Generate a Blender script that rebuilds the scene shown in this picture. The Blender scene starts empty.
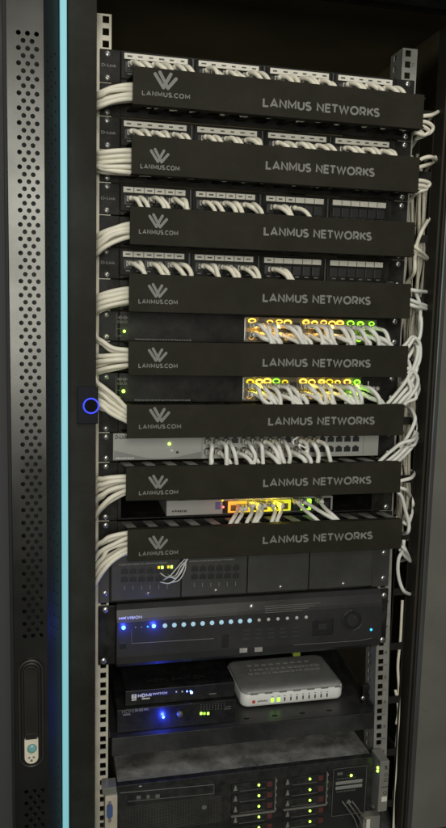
import bpy, bmesh, math, random
from mathutils import Vector, Matrix
random.seed(7)
S = 0.001                       # everything below is in millimetres
UZ = 46.0886                    # one rack unit
C = bpy.context.scene.collection
scene = bpy.context.scene
PI = math.pi

# ------------------------------------------------------------------ camera
CAM = Vector((-308.333, -1125.684, -372.451))
R0 = Vector((0.9751192, -0.22026386, 0.02502733))
R1 = Vector((-0.0047904, -0.13380854, -0.99099562))
R2 = Vector((0.2216294, 0.96621897, -0.13153442))
FP = 740.526
def at(u, v, y):
    """photo measurement (u, v) on the rack plane lying y mm behind the rail face -> (x, y, z)"""
    d = R0*((u-223)/FP) + R1*((v-414)/FP) + R2
    t = (y-CAM.y)/d.y
    return CAM + d*t
def xz(u, v, y):
    p = at(u, v, y); return p.x, p.z

cam_data = bpy.data.cameras.new('camera')
cam = bpy.data.objects.new('camera', cam_data); C.objects.link(cam)
m = Matrix.Identity(4)
for i in range(3):
    m[i][0] = R0[i]; m[i][1] = -R1[i]; m[i][2] = -R2[i]; m[i][3] = CAM[i]*S
cam.matrix_world = m
cam_data.sensor_fit = 'VERTICAL'; cam_data.sensor_height = 36; cam_data.lens = FP/828*36
cam_data.clip_start = 0.01; cam_data.clip_end = 50
scene.camera = cam

# ------------------------------------------------------------------ materials
MATS = {}
def mat(name, col, rough=.5, metal=0., var=0., vscale=60., bump=0., bscale=400., spec=.5,
        dust=0., dustcol=(.3,.3,.28), dscale=25., stretch=None, trans=0.):
    if name in MATS: return MATS[name]
    M = bpy.data.materials.new(name); M.use_nodes = True
    nt = M.node_tree; b = nt.nodes['Principled BSDF']
    b.inputs['Roughness'].default_value = rough; b.inputs['Metallic'].default_value = metal
    b.inputs['Specular IOR Level'].default_value = spec
    b.inputs['Base Color'].default_value = (*col, 1)
    if trans: b.inputs['Transmission Weight'].default_value = trans
    tc = nt.nodes.new('ShaderNodeTexCoord'); mp = nt.nodes.new('ShaderNodeMapping')
    if stretch: mp.inputs['Scale'].default_value = stretch
    oi = nt.nodes.new('ShaderNodeObjectInfo'); sc_ = nt.nodes.new('ShaderNodeMath'); sc_.operation = 'MULTIPLY'; sc_.inputs[1].default_value = 37.
    ad = nt.nodes.new('ShaderNodeVectorMath'); ad.operation = 'ADD'
    nt.links.new(oi.outputs['Random'], sc_.inputs[0]); nt.links.new(tc.outputs['Object'], ad.inputs[0]); nt.links.new(sc_.outputs[0], ad.inputs[1])
    nt.links.new(ad.outputs[0], mp.inputs['Vector'])
    last = None
    if var:
        n = nt.nodes.new('ShaderNodeTexNoise'); n.inputs['Scale'].default_value = vscale; n.inputs['Detail'].default_value = 6
        nt.links.new(mp.outputs[0], n.inputs['Vector'])
        r = nt.nodes.new('ShaderNodeMapRange'); r.inputs[1].default_value = .3; r.inputs[2].default_value = .7
        r.inputs[3].default_value = 1-var; r.inputs[4].default_value = 1+var
        nt.links.new(n.outputs['Fac'], r.inputs[0])
        mx = nt.nodes.new('ShaderNodeVectorMath'); mx.operation = 'SCALE'; mx.inputs[0].default_value = col
        nt.links.new(r.outputs[0], mx.inputs['Scale']); last = mx.outputs[0]
        rr = nt.nodes.new('ShaderNodeMapRange'); rr.inputs[3].default_value = max(.05, rough-.12); rr.inputs[4].default_value = min(1, rough+.12)
        nt.links.new(n.outputs['Fac'], rr.inputs[0]); nt.links.new(rr.outputs[0], b.inputs['Roughness'])
    if dust:
        n = nt.nodes.new('ShaderNodeTexNoise'); n.inputs['Scale'].default_value = dscale; n.inputs['Detail'].default_value = 10
        n.inputs['Roughness'].default_value = .7
        nt.links.new(mp.outputs[0], n.inputs['Vector'])
        r = nt.nodes.new('ShaderNodeMapRange'); r.inputs[1].default_value = .4; r.inputs[2].default_value = .72
        r.inputs[3].default_value = 0; r.inputs[4].default_value = dust
        nt.links.new(n.outputs['Fac'], r.inputs[0])
        mm = nt.nodes.new('ShaderNodeMix'); mm.data_type = 'RGBA'
        nt.links.new(r.outputs[0], mm.inputs[0])
        if last: nt.links.new(last, mm.inputs[6])
        else: mm.inputs[6].default_value = (*col, 1)
        mm.inputs[7].default_value = (*dustcol, 1); last = mm.outputs[2]
    if last: nt.links.new(last, b.inputs['Base Color'])
    if bump:
        n = nt.nodes.new('ShaderNodeTexNoise'); n.inputs['Scale'].default_value = bscale; n.inputs['Detail'].default_value = 4
        nt.links.new(mp.outputs[0], n.inputs['Vector'])
        bp = nt.nodes.new('ShaderNodeBump'); bp.inputs['Strength'].default_value = bump; bp.inputs['Distance'].default_value = .0004
        nt.links.new(n.outputs['Fac'], bp.inputs['Height']); nt.links.new(bp.outputs[0], b.inputs['Normal'])
    MATS[name] = M; return M
def emit(name, col, strength, base=(.05,.05,.05)):
    if name in MATS: return MATS[name]
    M = bpy.data.materials.new(name); M.use_nodes = True; b = M.node_tree.nodes['Principled BSDF']
    b.inputs['Base Color'].default_value = (*base, 1); b.inputs['Emission Color'].default_value = (*col, 1)
    b.inputs['Emission Strength'].default_value = strength
    MATS[name] = M; return M

BLACK   = mat('black_powder_coat', (.016,.0155,.013), .55, var=.12, vscale=30, bump=.25, bscale=900, dust=.06, dscale=40)
COVER   = mat('cover_black', (.0185,.0172,.0120), .62, var=.10, vscale=18, bump=.25, bscale=1200, dust=.06, dscale=14, spec=.07, dustcol=(.16,.15,.12))
INNER   = mat('cabinet_interior', (.20,.17,.10), .7, var=.2, vscale=6, bump=.2, dust=.05, dscale=9, spec=.2)
FRAME   = mat('cabinet_frame_black', (.0150,.0137,.0105), .6, var=.16, vscale=9, bump=.25, bscale=1100, dust=.05, dscale=6, spec=.08)
BRKT    = mat('bracket_black', (.016,.0155,.013), .6, var=.15, vscale=12, bump=.2, spec=.05)
SIDEPAN = mat('grey_side_panel', (.115,.112,.095), .6, var=.16, vscale=7, bump=.2, bscale=900, dust=.12, dscale=16, dustcol=(.14,.14,.13), spec=.4)
DOORF   = mat('satin_door_face', (.044,.044,.041), .30, metal=.85, var=.08, vscale=14, bump=.08, bscale=1500)
DOORS   = mat('door_side_black', (.013,.013,.013), .6, spec=.2, var=.12, vscale=20, bump=.2, bscale=900)
RAIL    = mat('zinc_rail', (.50,.47,.38), .5, metal=.15, var=.14, vscale=45, bump=.15, bscale=700, dust=.1, dustcol=(.2,.18,.14), dscale=60)
RAILD   = mat('zinc_rail_dull', (.25,.25,.225), .55, metal=.3, var=.15, vscale=45, bump=.15, bscale=700, dust=.1, dustcol=(.15,.14,.12), dscale=60)
STEEL   = mat('screw_steel', (.62,.61,.57), .32, metal=.9, var=.1, vscale=200)
DARKST  = mat('screw_recess', (.03,.03,.03), .5)
CABLE   = mat('white_cable', (.70,.665,.55), .48, var=.07, vscale=40, bump=.1, bscale=600, dust=.12, dustcol=(.36,.33,.27), dscale=70)
CABLEG  = mat('grey_cable', (.68,.675,.62), .48, var=.07, vscale=40, bump=.1, bscale=600, dust=.1, dustcol=(.3,.29,.26), dscale=70)
PLUG    = mat('clear_plug', (.50,.49,.44), .25, var=.1, vscale=90, trans=.25)
LABEL   = mat('label_paper', (.60,.58,.50), .6, var=.07, vscale=80)
LABELD  = mat('label_ink', (.05,.05,.05), .6)
DARKPORT= mat('port_dark', (.010,.010,.010), .5)
PRINT   = mat('grey_print', (.165,.163,.15), .6, var=.08, vscale=90)
PRINTD  = mat('dim_print', (.12,.12,.11), .6, var=.1, vscale=90)
WPRINT  = mat('white_print', (.6,.6,.58), .6)
DEVBLK  = mat('device_black', (.0085,.0082,.0075), .45, spec=.12, var=.15, vscale=20, bump=.15, bscale=900, dust=.07, dscale=30)
PATCHB  = mat('patch_panel_black', (.0085,.008,.0062), .5, spec=.1, var=.15, vscale=20, bump=.2, bscale=900, dust=.08, dscale=30)
GREYSW  = mat('grey_switch_face', (.34,.34,.315), .5, var=.06, vscale=12, bump=.1, dust=.08, dscale=40, dustcol=(.25,.24,.2))
GREYSW2 = mat('grey_switch_wave', (.21,.21,.195), .5, var=.08, vscale=12)
SILVER  = mat('silver_shield', (.55,.54,.5), .35, metal=.6, var=.1, vscale=100)
SMALLSW = mat('small_switch_face', (.29,.285,.27), .5, var=.08, vscale=14, dust=.08, dscale=40)
TRAYLIT  = mat('tray_fingers_lit', (.19,.19,.175), .5, var=.15, vscale=30, bump=.15, dust=.14, dscale=50)
MODULE  = mat('module_grey', (.031,.031,.028), .5, var=.1, vscale=14, bump=.15, dust=.1, dscale=30, dustcol=(.14,.14,.13))
NVRM    = mat('recorder_black', (.021,.021,.021), .38, spec=.4, var=.14, vscale=12, bump=.1, bscale=900, dust=.10, dscale=22, dustcol=(.09,.087,.08))
NVRD    = mat('recorder_dark', (.014,.014,.014), .35, var=.1)
NVRB    = mat('recorder_button', (.034,.034,.033), .3, var=.1)
NVRL    = mat('recorder_groove', (.11,.105,.095), .4)
BTN     = mat('button_grey', (.45,.45,.43), .35)
HDMIM   = mat('splitter_black', (.009,.009,.010), .33, spec=.35, var=.15, vscale=14, dust=.05, dscale=40)
ROUTER  = mat('router_white', (.68,.68,.66), .45, var=.05, vscale=12, bump=.1, dust=.08, dscale=30, dustcol=(.25,.24,.22))
ROUTTOP = mat('router_top_grey', (.24,.24,.235), .4, var=.12, vscale=16, bump=.1, dust=.5, dscale=22, dustcol=(.42,.42,.41))
ROUTEDG = mat('router_groove', (.2,.2,.19), .5)
SHELF   = mat('shelf_steel', (.015,.015,.0148), .40, var=.25, vscale=10, bump=.2, bscale=700, dust=.45, dscale=12, dustcol=(.08,.08,.077))
SRVTOP  = mat('dusty_server_lid', (.10,.10,.097), .5, var=.4, vscale=12, bump=.3, bscale=500, dust=.9, dscale=22, dustcol=(.36,.36,.35))
SERVER  = mat('server_black', (.013,.013,.0125), .42, spec=.3, var=.15, vscale=20, bump=.1, dust=.08, dscale=50)
SRVGRY  = mat('server_grey', (.11,.11,.10), .45, var=.12, vscale=40)
EARM    = mat('server_ear_grey', (.21,.205,.18), .45, metal=.2, var=.1, vscale=40, bump=.1, dust=.15, dscale=40, dustcol=(.16,.155,.13))
BEIGE   = mat('beige_ear', (.42,.38,.30), .5, var=.08, vscale=40, dust=.1, dscale=50)
BLUEC   = mat('blue_connector', (.05,.09,.22), .4)
MAROON  = mat('maroon_tab', (.09,.028,.026), .4, var=.1)
TURQ    = mat('turquoise_lock', (.16,.36,.36), .25, var=.1, vscale=90)
LOCKM   = mat('lock_cream', (.62,.58,.46), .4, var=.06, vscale=60)
RUBBER  = mat('handle_rubber', (.018,.018,.017), .38, var=.1, vscale=30)
HLEVER  = mat('handle_lever', (.016,.015,.013), .42, spec=.25, var=.1, vscale=30)
RED     = mat('red_mark', (.5,.05,.05), .5)
WALLM   = mat('dark_wall', (.062,.062,.064), .8, var=.06, vscale=2, bump=.1)
CLEARP  = mat('smoky_plastic', (.14,.14,.12), .25, var=.1)

L_ORANGE = emit('glow_orange', (1.0,.56,.06), 2.6)  # port glow colours: emission stands in for light scattered at the plugs
L_AMBERD = emit('glow_amber_dim', (1.0,.55,.12), .75)
L_AMBER  = emit('glow_amber', (1.0,.38,.03), 1.3)
L_AMBY   = emit('glow_amber_yellow', (1.0,.58,.02), 1.0)
L_YELGR  = emit('glow_yellow_green', (.85,.85,.01), .9)
L_YELL   = emit('lamp_glow_yellow', (1.0,.72,.01), 1.2)
L_GREEN  = emit('lamp_glow_green', (.33,1.0,.03), 2.2)
L_GREENB = emit('lamp_green_bright', (.45,1.0,.08), 5)
L_RED    = emit('lamp_red', (1.0,.10,.08), 5)
L_BLUE   = emit('lamp_blue', (.10,.30,1.0), 4.5)
L_BLUES  = emit('lamp_blue_small', (.12,.25,1.0), 7)
L_CYAN   = emit('lamp_pale_cyan', (.42,.68,.82), .8)
L_TEAL   = emit('lamp_teal', (.02,.45,1.0), 2.2)
L_RING   = emit('lamp_ring_blue', (.02,.045,1.0), 1.1)
L_STRIP  = emit('strip_light', (.19,.50,.57), .82, base=(.1,.2,.2))

# ------------------------------------------------------------------ object helpers
ORG = {}
def tag(o, label=None, cat=None, group=None, kind=None):
    if label: o['label'] = label
    if cat: o['category'] = cat
    if group: o['group'] = group
    if kind: o['kind'] = kind
    return o
def thing(name, label, cat, loc, group=None):
    o = bpy.data.objects.new(name, None); o.empty_display_size = .02; C.objects.link(o)
    o.location = Vector(loc)*S; ORG[o.name] = Vector(loc)
    return tag(o, label, cat, group)
def obj(name, bm, material, parent=None, smooth=False, origin=None):
    org = ORG[parent.name] if parent else (Vector(origin) if origin else Vector((0,0,0)))
    bmesh.ops.recalc_face_normals(bm, faces=bm.faces)
    me = bpy.data.meshes.new(name)
    for v in bm.verts: v.co = (v.co-org)*S
    if smooth:
        for f in bm.faces: f.smooth = True
    bm.to_mesh(me); bm.free()
    for mm in (material if isinstance(material, (list, tuple)) else [material]): me.materials.append(mm)
    o = bpy.data.objects.new(name, me); C.objects.link(o)
    if parent: o.parent = parent
    else: o.location = org*S
    ORG[o.name] = org
    return o
def nb(): return bmesh.new()
def box(bm, x0, x1, y0, y1, z0, z1, bev=0, mi=0, seg=2, shear=None):
    if x0 > x1: x0, x1 = x1, x0
    if y0 > y1: y0, y1 = y1, y0
    if z0 > z1: z0, z1 = z1, z0
    r = bmesh.ops.create_cube(bm, size=1)
    vs = r['verts']
    for v in vs:
        v.co = Vector((x0+(v.co.x+.5)*(x1-x0), y0+(v.co.y+.5)*(y1-y0), z0+(v.co.z+.5)*(z1-z0)))
        if shear: v.co.x += shear(v.co.z)
    fs = {f for v in vs for f in v.link_faces}
    for f in fs: f.material_index = mi
    if bev:
        es = list({e for v in vs for e in v.link_edges})
        r2 = bmesh.ops.bevel(bm, geom=es, offset=bev, segments=seg, affect='EDGES', profile=.6)
        for f in r2['faces']: f.material_index = mi
def cyl(bm, c, r, h, axis='Y', n=16, r2=None, mi=0):
    """cylinder starting at c, extending h along the axis"""
    r = bmesh.ops.create_cone(bm, cap_ends=True, segments=n, radius1=r, radius2=r if r2 is None else r2, depth=abs(h))
    rot = {'Y': Matrix.Rotation(-PI/2, 3, 'X'), 'X': Matrix.Rotation(PI/2, 3, 'Y'), 'Z': Matrix.Identity(3)}[axis]
    if h < 0: rot = rot @ Matrix.Rotation(PI, 3, 'X')
    ax = {'Y': Vector((0,1,0)), 'X': Vector((1,0,0)), 'Z': Vector((0,0,1))}[axis]
    for v in r['verts']: v.co = rot @ v.co + Vector(c) + ax*(h/2)
    for f in {f for v in r['verts'] for f in v.link_faces}: f.material_index = mi
def dome(bm, c, r, flat=.7, mi=0):
    q = bmesh.ops.create_uvsphere(bm, u_segments=14, v_segments=8, radius=r)
    for v in q['verts']:
        v.co = Vector((v.co.x, v.co.y*flat, v.co.z)) + Vector(c)
    for f in {f for v in q['verts'] for f in v.link_faces}: f.material_index = mi
def torus(bm, c, R, r, n=28, k=8, sx=1., sz=1., stadium=0.):
    """ring in the xz plane; stadium lengthens it along z"""
    rows = []
    for i in range(n):
        a = 2*PI*i/n; ca, sa = math.cos(a), math.sin(a)
        base = Vector((ca*R*sx, 0, sa*R*sz + (stadium if sa >= 0 else -stadium)))
        nr = Vector((ca, 0, sa))
        rows.append([bm.verts.new(Vector(c)+base+nr*(r*math.cos(b))+Vector((0, r*math.sin(b), 0))) for b in [2*PI*j/k for j in range(k)]])
    for i in range(n):
        for j in range(k):
            bm.faces.new((rows[i][j], rows[(i+1) % n][j], rows[(i+1) % n][(j+1) % k], rows[i][(j+1) % k]))
def stadium(bm, cx, zt, zb, w, y0, y1, n=12, mi=0):
    """solid upright pill, w wide"""
    r = w/2; pts = []
    for i in range(n+1): a = PI*i/n; pts.append((cx+r*math.cos(a), zt-r+r*math.sin(a)))
    for i in range(n+1): a = PI+PI*i/n; pts.append((cx+r*math.cos(a), zb+r+r*math.sin(a)))
    prism(bm, pts, y0, y1, mi)
def prism(bm, pts, y0, y1, mi=0):
    a = [bm.verts.new((x, y0, z)) for x, z in pts]; b = [bm.verts.new((x, y1, z)) for x, z in pts]
    fs = [bm.faces.new(a), bm.faces.new(b[::-1])]
    for i in range(len(pts)):
        fs.append(bm.faces.new((a[i], b[i], b[(i+1) % len(pts)], a[(i+1) % len(pts)])))
    for f in fs: f.material_index = mi
def xprism(bm, prof, x0, x1, mi=0, shear=None):
    """profile of (y, z) points extruded along x"""
    a = [bm.verts.new((x0, y, z)) for y, z in prof]; b = [bm.verts.new((x1, y, z)) for y, z in prof]
    fs = [bm.faces.new(a), bm.faces.new(b[::-1])]
    for i in range(len(prof)):
        fs.append(bm.faces.new((a[i], b[i], b[(i+1) % len(prof)], a[(i+1) % len(prof)])))
    for f in fs: f.material_index = mi
def spline(P, step=4.):
    P = [Vector(p) for p in P]
    Q = [P[0]*2-P[1]] + P + [P[-1]*2-P[-2]]
    out = []
    for i in range(1, len(Q)-2):
        a, b, c, d = Q[i-1:i+3]
        n = max(2, int((c-b).length/step))
        for k in range(n):
            t = k/n
            out.append(.5*((2*b)+(c-a)*t+(2*a-5*b+4*c-d)*t*t+(3*b-a-3*c+d)*t**3))
    out.append(P[-1]); return out
def tube(bm, P, r, k=9, step=4., mi=0):
    pts = spline(P, step); n = len(pts)
    t0 = (pts[1]-pts[0]).normalized(); up = Vector((0,0,1)) if abs(t0.z) < .9 else Vector((1,0,0))
    u = t0.cross(up).normalized(); rows = []
    for i, p in enumerate(pts):
        t = (pts[min(i+1, n-1)]-pts[max(i-1, 0)]).normalized()
        u = (u-t*u.dot(t)).normalized(); w = t.cross(u)
        rows.append([bm.verts.new(p+u*(r*math.cos(2*PI*j/k))+w*(r*math.sin(2*PI*j/k))) for j in range(k)])
    fs = []
    for i in range(n-1):
        for j in range(k):
            fs.append(bm.faces.new((rows[i][j], rows[i][(j+1) % k], rows[i+1][(j+1) % k], rows[i+1][j])))
    fs += [bm.faces.new(rows[0][::-1]), bm.faces.new(rows[-1])]
    for f in fs: f.material_index = mi
def holed(bm, place, x0, x1, z0, z1, hx, hz, rad, n=12, depth=1.5, square=False, sz=None):
    """one flat rectangle with one real hole; place(x, d, z) maps sheet coords and depth to space"""
    if not square:
        L = 1.25*max(rad, (z1-z0)/2)
        if x1-hx > L+.05: quad(bm, place, hx+L, x1, z0, z1); x1 = hx+L
        if hx-x0 > L+.05: quad(bm, place, x0, hx-L, z0, z1); x0 = hx-L
    if square: ring = [(rad, -(sz or rad)), (rad, (sz or rad)), (-rad, (sz or rad)), (-rad, -(sz or rad))]
    else: ring = [(rad*math.cos(2*PI*(i+.5)/n), (sz or rad)*math.sin(2*PI*(i+.5)/n)) for i in range(n)]
    inner = []; outer = []; back = []
    for a, b in ring:
        inner.append(bm.verts.new(place(hx+a, 0, hz+b))); back.append(bm.verts.new(place(hx+a, depth, hz+b)))
    if square: oc = [(x1, z0), (x1, z1), (x0, z1), (x0, z0)]
    else:
        oc = []
        for a, b in ring:
            ts = []
            if a > 1e-9: ts.append((x1-hx)/a)
            if a < -1e-9: ts.append((x0-hx)/a)
            if b > 1e-9: ts.append((z1-hz)/b)
            if b < -1e-9: ts.append((z0-hz)/b)
            t = min(ts); oc.append((hx+a*t, hz+b*t))
    outer = [bm.verts.new(place(a, 0, b)) for a, b in oc]
    N = len(ring)
    for i in range(N):
        j = (i+1) % N
        bm.faces.new((inner[i], inner[j], outer[j], outer[i]))
        bm.faces.new((inner[i], back[i], back[j], inner[j]))
        if not square:      # corner filler
            (ax, az), (bx, bz) = oc[i], oc[j]
            if abs(ax-bx) > 1e-6 and abs(az-bz) > 1e-6:
                cx = ax if abs(ax-x0) < 1e-6 or abs(ax-x1) < 1e-6 else bx
                cz = az if abs(az-z0) < 1e-6 or abs(az-z1) < 1e-6 else bz
                bm.faces.new((outer[i], outer[j], bm.verts.new(place(cx, 0, cz))))
def quad(bm, place, x0, x1, z0, z1):
    bm.faces.new([bm.verts.new(place(x, 0, z)) for x, z in ((x0,z0),(x1,z0),(x1,z1),(x0,z1))])

def text(s, x0, x1, zb, h, y, material, parent, name='lettering', bold=0., ext=.25):
    cu = bpy.data.curves.new(name, 'FONT'); cu.body = s; cu.size = 1; cu.offset = bold; cu.extrude = .001
    cu.resolution_u = 3
    o = bpy.data.objects.new(name, cu); C.objects.link(o)
    dg = bpy.context.evaluated_depsgraph_get(); dg.update()
    me = bpy.data.meshes.new_from_object(o.evaluated_get(dg))
    bpy.data.objects.remove(o)
    xs = [v.co.x for v in me.vertices]; ys = [v.co.y for v in me.vertices]; zs = [v.co.z for v in me.vertices]
    ax, bx, ay, by = min(xs), max(xs), min(ys), max(ys)
    org = ORG[parent.name]
    for v in me.vertices:
        X = x0+(v.co.x-ax)/(bx-ax)*(x1-x0); Z = zb+(v.co.y-ay)/(by-ay)*h
        v.co = (Vector((X, y-(ext if v.co.z > 0 else 0), Z))-org)*S
    me.materials.clear(); me.materials.append(material)
    bpy.data.curves.remove(cu)
    ob = bpy.data.objects.new(name, me); C.objects.link(ob); ob.parent = parent; ORG[ob.name] = org
    return ob
GLY = {
 'L': ([[(0,1),(0,0),(.62,0)]], .66), 'A': ([[(0,0),(.43,1),(.86,0)], [(.17,.27),(.69,.27)]], .88), 'N': ([[(0,0),(0,1),(.74,0),(.74,1)]], .76),
 'M': ([[(0,0),(0,1),(.46,.22),(.92,1),(.92,0)]], .94), 'E': ([[(.62,0),(0,0),(0,1),(.62,1)], [(0,.52),(.56,.52)]], .66), 'T': ([[(0,1),(.76,1)], [(.38,1),(.38,0)]], .76),
 'W': ([[(0,1),(.3,0),(.6,.96),(.9,0),(1.2,1)]], 1.2), 'K': ([[(0,0),(0,1)], [(.68,1),(0,.36)], [(.22,.56),(.72,0)]], .72), '.': ([[(0,-.02),(0,.12)]], .1), ' ': ([], .5),
 'V': ([[(0,1),(.43,0),(.86,1)]], .86), 'H': ([[(0,0),(0,1)], [(0,.5),(.7,.5)], [(.7,0),(.7,1)]], .74), 'I': ([[(0,0),(0,1)]], .06)}
def arc(cx, cy, rx, ry, a0, a1, n=12): return [(cx+rx*math.cos(math.radians(a0+(a1-a0)*i/n)), cy+ry*math.sin(math.radians(a0+(a1-a0)*i/n))) for i in range(n+1)]
GLY['U'] = ([[(0,1)]+arc(.36,.36,.36,.36,180,360)+[(.72,1)]], .74)
GLY['O'] = ([arc(.48,.5,.48,.5,90,450,24)], .96)
GLY['C'] = ([arc(.48,.5,.48,.5,48,312,20)], .82)
GLY['S'] = ([arc(.32,.75,.29,.25,35,270,12)+arc(.32,.25,.31,.25,90,-145,12)], .62)
GLY['R'] = ([[(0,0),(0,1),(.36,1)]+arc(.36,.68,.3,.32,90,-90)+[(0,.36)], [(.36,.36),(.66,0)]], .68)
GLY['D'] = ([[(0,0),(0,1),(.3,1)]+arc(.3,.5,.44,.5,90,-90)+[(0,0)]], .76)
def print_word(s, x0, x1, zb, h, y, material, parent, weight=.215, gap=.27, name='lettering'):
    adv = 0; items = []
    for ch in s:
        g, w_ = GLY[ch]; e_ = weight*.42
        adv += (e_ if ch in 'ANMEWKLHIURDOCV' else 0); items.append((adv, g)); adv += w_+gap-.1+(e_ if ch in 'ANMWHIURDOV' else 0)
    tot = adv-gap+.1; bm = nb(); kx = (x1-x0)/tot; hw = weight/2; c = 0
    for a, g in items:
        for pl_ in g:
            P = [Vector((x0+(a+px)*kx, zb+h*(hw+pz*(1-weight)))) for px, pz in pl_]
            w2 = h*hw; Lf = []; Rt = []
            closed = (P[0]-P[-1]).length < 1e-4
            for i in range(len(P)):
                d0 = (P[i]-P[i-1]).normalized() if i else ((P[-1]-P[-2]).normalized() if closed else (P[1]-P[0]).normalized())
                d1 = (P[i+1]-P[i]).normalized() if i < len(P)-1 else ((P[1]-P[0]).normalized() if closed else d0)
                n0 = Vector((-d0.y, d0.x)); n1 = Vector((-d1.y, d1.x)); m_ = (n0+n1)
                m_ = m_.normalized() if m_.length > 1e-3 else n0
                q = w2/max(.62, m_.dot(n0)); 
                e = P[i].copy()
                if not closed and i == 0: e = e-d1*(w2 if len(P) > 2 or True else 0)*0
                Lf.append(e+m_*q); Rt.append(e-m_*q)
            c += 1; yy = y-.06-.03*(c % 3)
            F_ = [bm.verts.new((p.x, yy, p.y)) for p in Lf]; G_ = [bm.verts.new((p.x, yy, p.y)) for p in Rt]
            B_ = [bm.verts.new((p.x, y, p.y)) for p in Lf]; H_ = [bm.verts.new((p.x, y, p.y)) for p in Rt]
            for i in range(len(P)-1):
                bm.faces.new((F_[i], F_[i+1], G_[i+1], G_[i])); bm.faces.new((F_[i], B_[i], B_[i+1], F_[i+1])); bm.faces.new((G_[i], G_[i+1], H_[i+1], H_[i]))
    return obj(name, bm, material, parent)
def marks(parent, x0, x1, z0, z1, y, material, seed=1, wmin=1.2, wmax=4.):
    """a line of print too small to read"""
    rr = random.Random(seed); bm = nb(); x = x0
    while x < x1:
        w_ = min(rr.uniform(wmin, wmax), x1-x+.01); box(bm, x, x+w_, y-.2, y-.02, z0+rr.uniform(0, .25)*(z1-z0), z1-rr.uniform(0, .2)*(z1-z0)); x += w_+rr.uniform(.5, 1.3)
    return obj('fine_print', bm, material, parent)
def lean(z): return max(0., -z-600)*.031      # the right-hand rail leans out a little towards the floor

def screw(parent, x, z, y=-2.2, r=4.6):
    bm = nb(); dome(bm, (x, y, z), r, .55, 0)
    o = obj('screw', bm, STEEL, parent, True)
    bm = nb(); a = random.uniform(0, PI)
    for k in (0, PI/2):
        c, s_ = math.cos(a+k), math.sin(a+k)
        pts = [(x+c*2.6-s_*.55, z+s_*2.6+c*.55), (x-c*2.6-s_*.55, z-s_*2.6+c*.55), (x-c*2.6+s_*.55, z-s_*2.6-c*.55), (x+c*2.6+s_*.55, z+s_*2.6-c*.55)]
        prism(bm, pts, y-r*.55-.12+(.05 if k else 0), y-.5)
    obj('screw_slot', bm, DARKST, o)
def ear(parent, side, k0, k1, material=None, name='rack_ear', screws=(.143,.857), y=-2.5):
    z0, z1 = -k1*UZ+.6, -k0*UZ-.6
    bm = nb()
    if side < 0: box(bm, -243.5, -214, y, -.3, z0, z1, 1.1); xs = -232.5; sh = 0
    else:
        sh = lean((z0+z1)/2); box(bm, 214, 244+sh, y, -.3, z0, z1, 1.1); xs = 232.5+sh
    e = obj(name, bm, material or PATCHB, parent)
    for f in screws: screw(parent, xs+random.uniform(-.4,.4), -(k0+f)*UZ+random.uniform(-.8,.8), y-.1)
    return e
ORD = ['first','second','third','fourth','fifth','sixth','seventh','eighth','ninth','tenth','eleventh','twelfth','thirteenth','fourteenth',
       'fifteenth','sixteenth','seventeenth','eighteenth','nineteenth','twentieth','twenty-first','twenty-second','twenty-third','twenty-fourth','twenty-fifth','twenty-sixth','twenty-seventh','twenty-eighth','twenty-ninth','thirtieth']

# ------------------------------------------------------------------ the cabinet
ZT, ZB = 92., -1290.
cab = thing('server_cabinet', 'tall black server cabinet with perforated door edge and a pale cyan light strip', 'server cabinet', (0, 300, ZB))
bm = nb(); box(bm, -420, 420, 735, 740, ZB, 210); obj('back_panel', bm, INNER, cab)
bm = nb(); box(bm, -312, -306, -40, 735, ZB, 210); obj('side_panel', bm, INNER, cab)
bm = nb(); box(bm, 414, 420, 30, 735, ZB, 210); obj('side_panel', bm, INNER, cab)
bm = nb(); box(bm, -306, 414, 0, 735, 180, 186); obj('roof_panel', bm, INNER, cab)
bm = nb(); box(bm, -420, 520, -92, -58, 84.5, 150, 2); box(bm, -290, 520, -57.9, -20, 92, 150, 1); obj('top_beam', bm, DEVBLK, cab)
# left jamb: flat face behind which the cables disappear
bm = nb()
box(bm, -289.6, -251, -64, -60.5, ZB, 84, 1.2); box(bm, -289.6, -286, -60.3, 0, ZB, 84)
box(bm, -254.5, -251.6, -60.4, -46, ZB, 84)
obj('jamb', bm, FRAME, cab)
bm = nb(); box(bm, -299.6, -291, -101, -60, ZB, 84, 1.5); strip = obj('light_strip', bm, L_STRIP, cab)
bm = nb(); box(bm, -304, -290.4, -59.5, -40, ZB, 84); obj('strip_holder', bm, DOORS, cab)
# right frame and the grey panel beside it
bm = nb()
box(bm, 303, 306, -9, 30, ZB, 92, 1.2); box(bm, 298.5, 302.8, -3, 30, ZB, 92, 1.2)
obj('frame_lip', bm, mat('lip_brown_black', (.030,.027,.021), .6, var=.15, vscale=7, spec=.12), cab)
bm = nb(); box(bm, 306.4, 316, -12, 20, ZB, 92, 3.5, seg=4); obj('frame_edge', bm, mat('frame_edge_metal', (.07,.071,.072), .4, metal=.4, var=.15, vscale=5), cab)
bm = nb(); box(bm, 316.5, 640, -7, 20, ZB, 92, 1.5)
sp = obj('front_panel', bm, SIDEPAN, cab)
bm = nb()
for (u, v, du, dv) in ((419,708,5,1.2),(424,710,4,2.0),(423,748,7,-.6),(428,745,5,-.5),(436,640,4,1)):
    a = at(u, v, -7.3); b = at(u+du, v+dv, -7.3)
    tube(bm, [a, (a+b)/2+Vector((0,0,.8)), b], .35, 5)
obj('scratch', bm, NVRL, sp)
# cable bracket with long openings right of the rail
bm = nb()
pl = lambda x, d, z: Vector((x, 8+d, z))
z = -40.; PIT = 100.
while z > ZB:
    holed(bm, pl, 258, 298, z-PIT, z, 275, z-PIT/2, 15.8, n=4, depth=3, sz=62)
    z -= PIT
obj('cable_bracket', bm, BRKT, cab)
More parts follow.
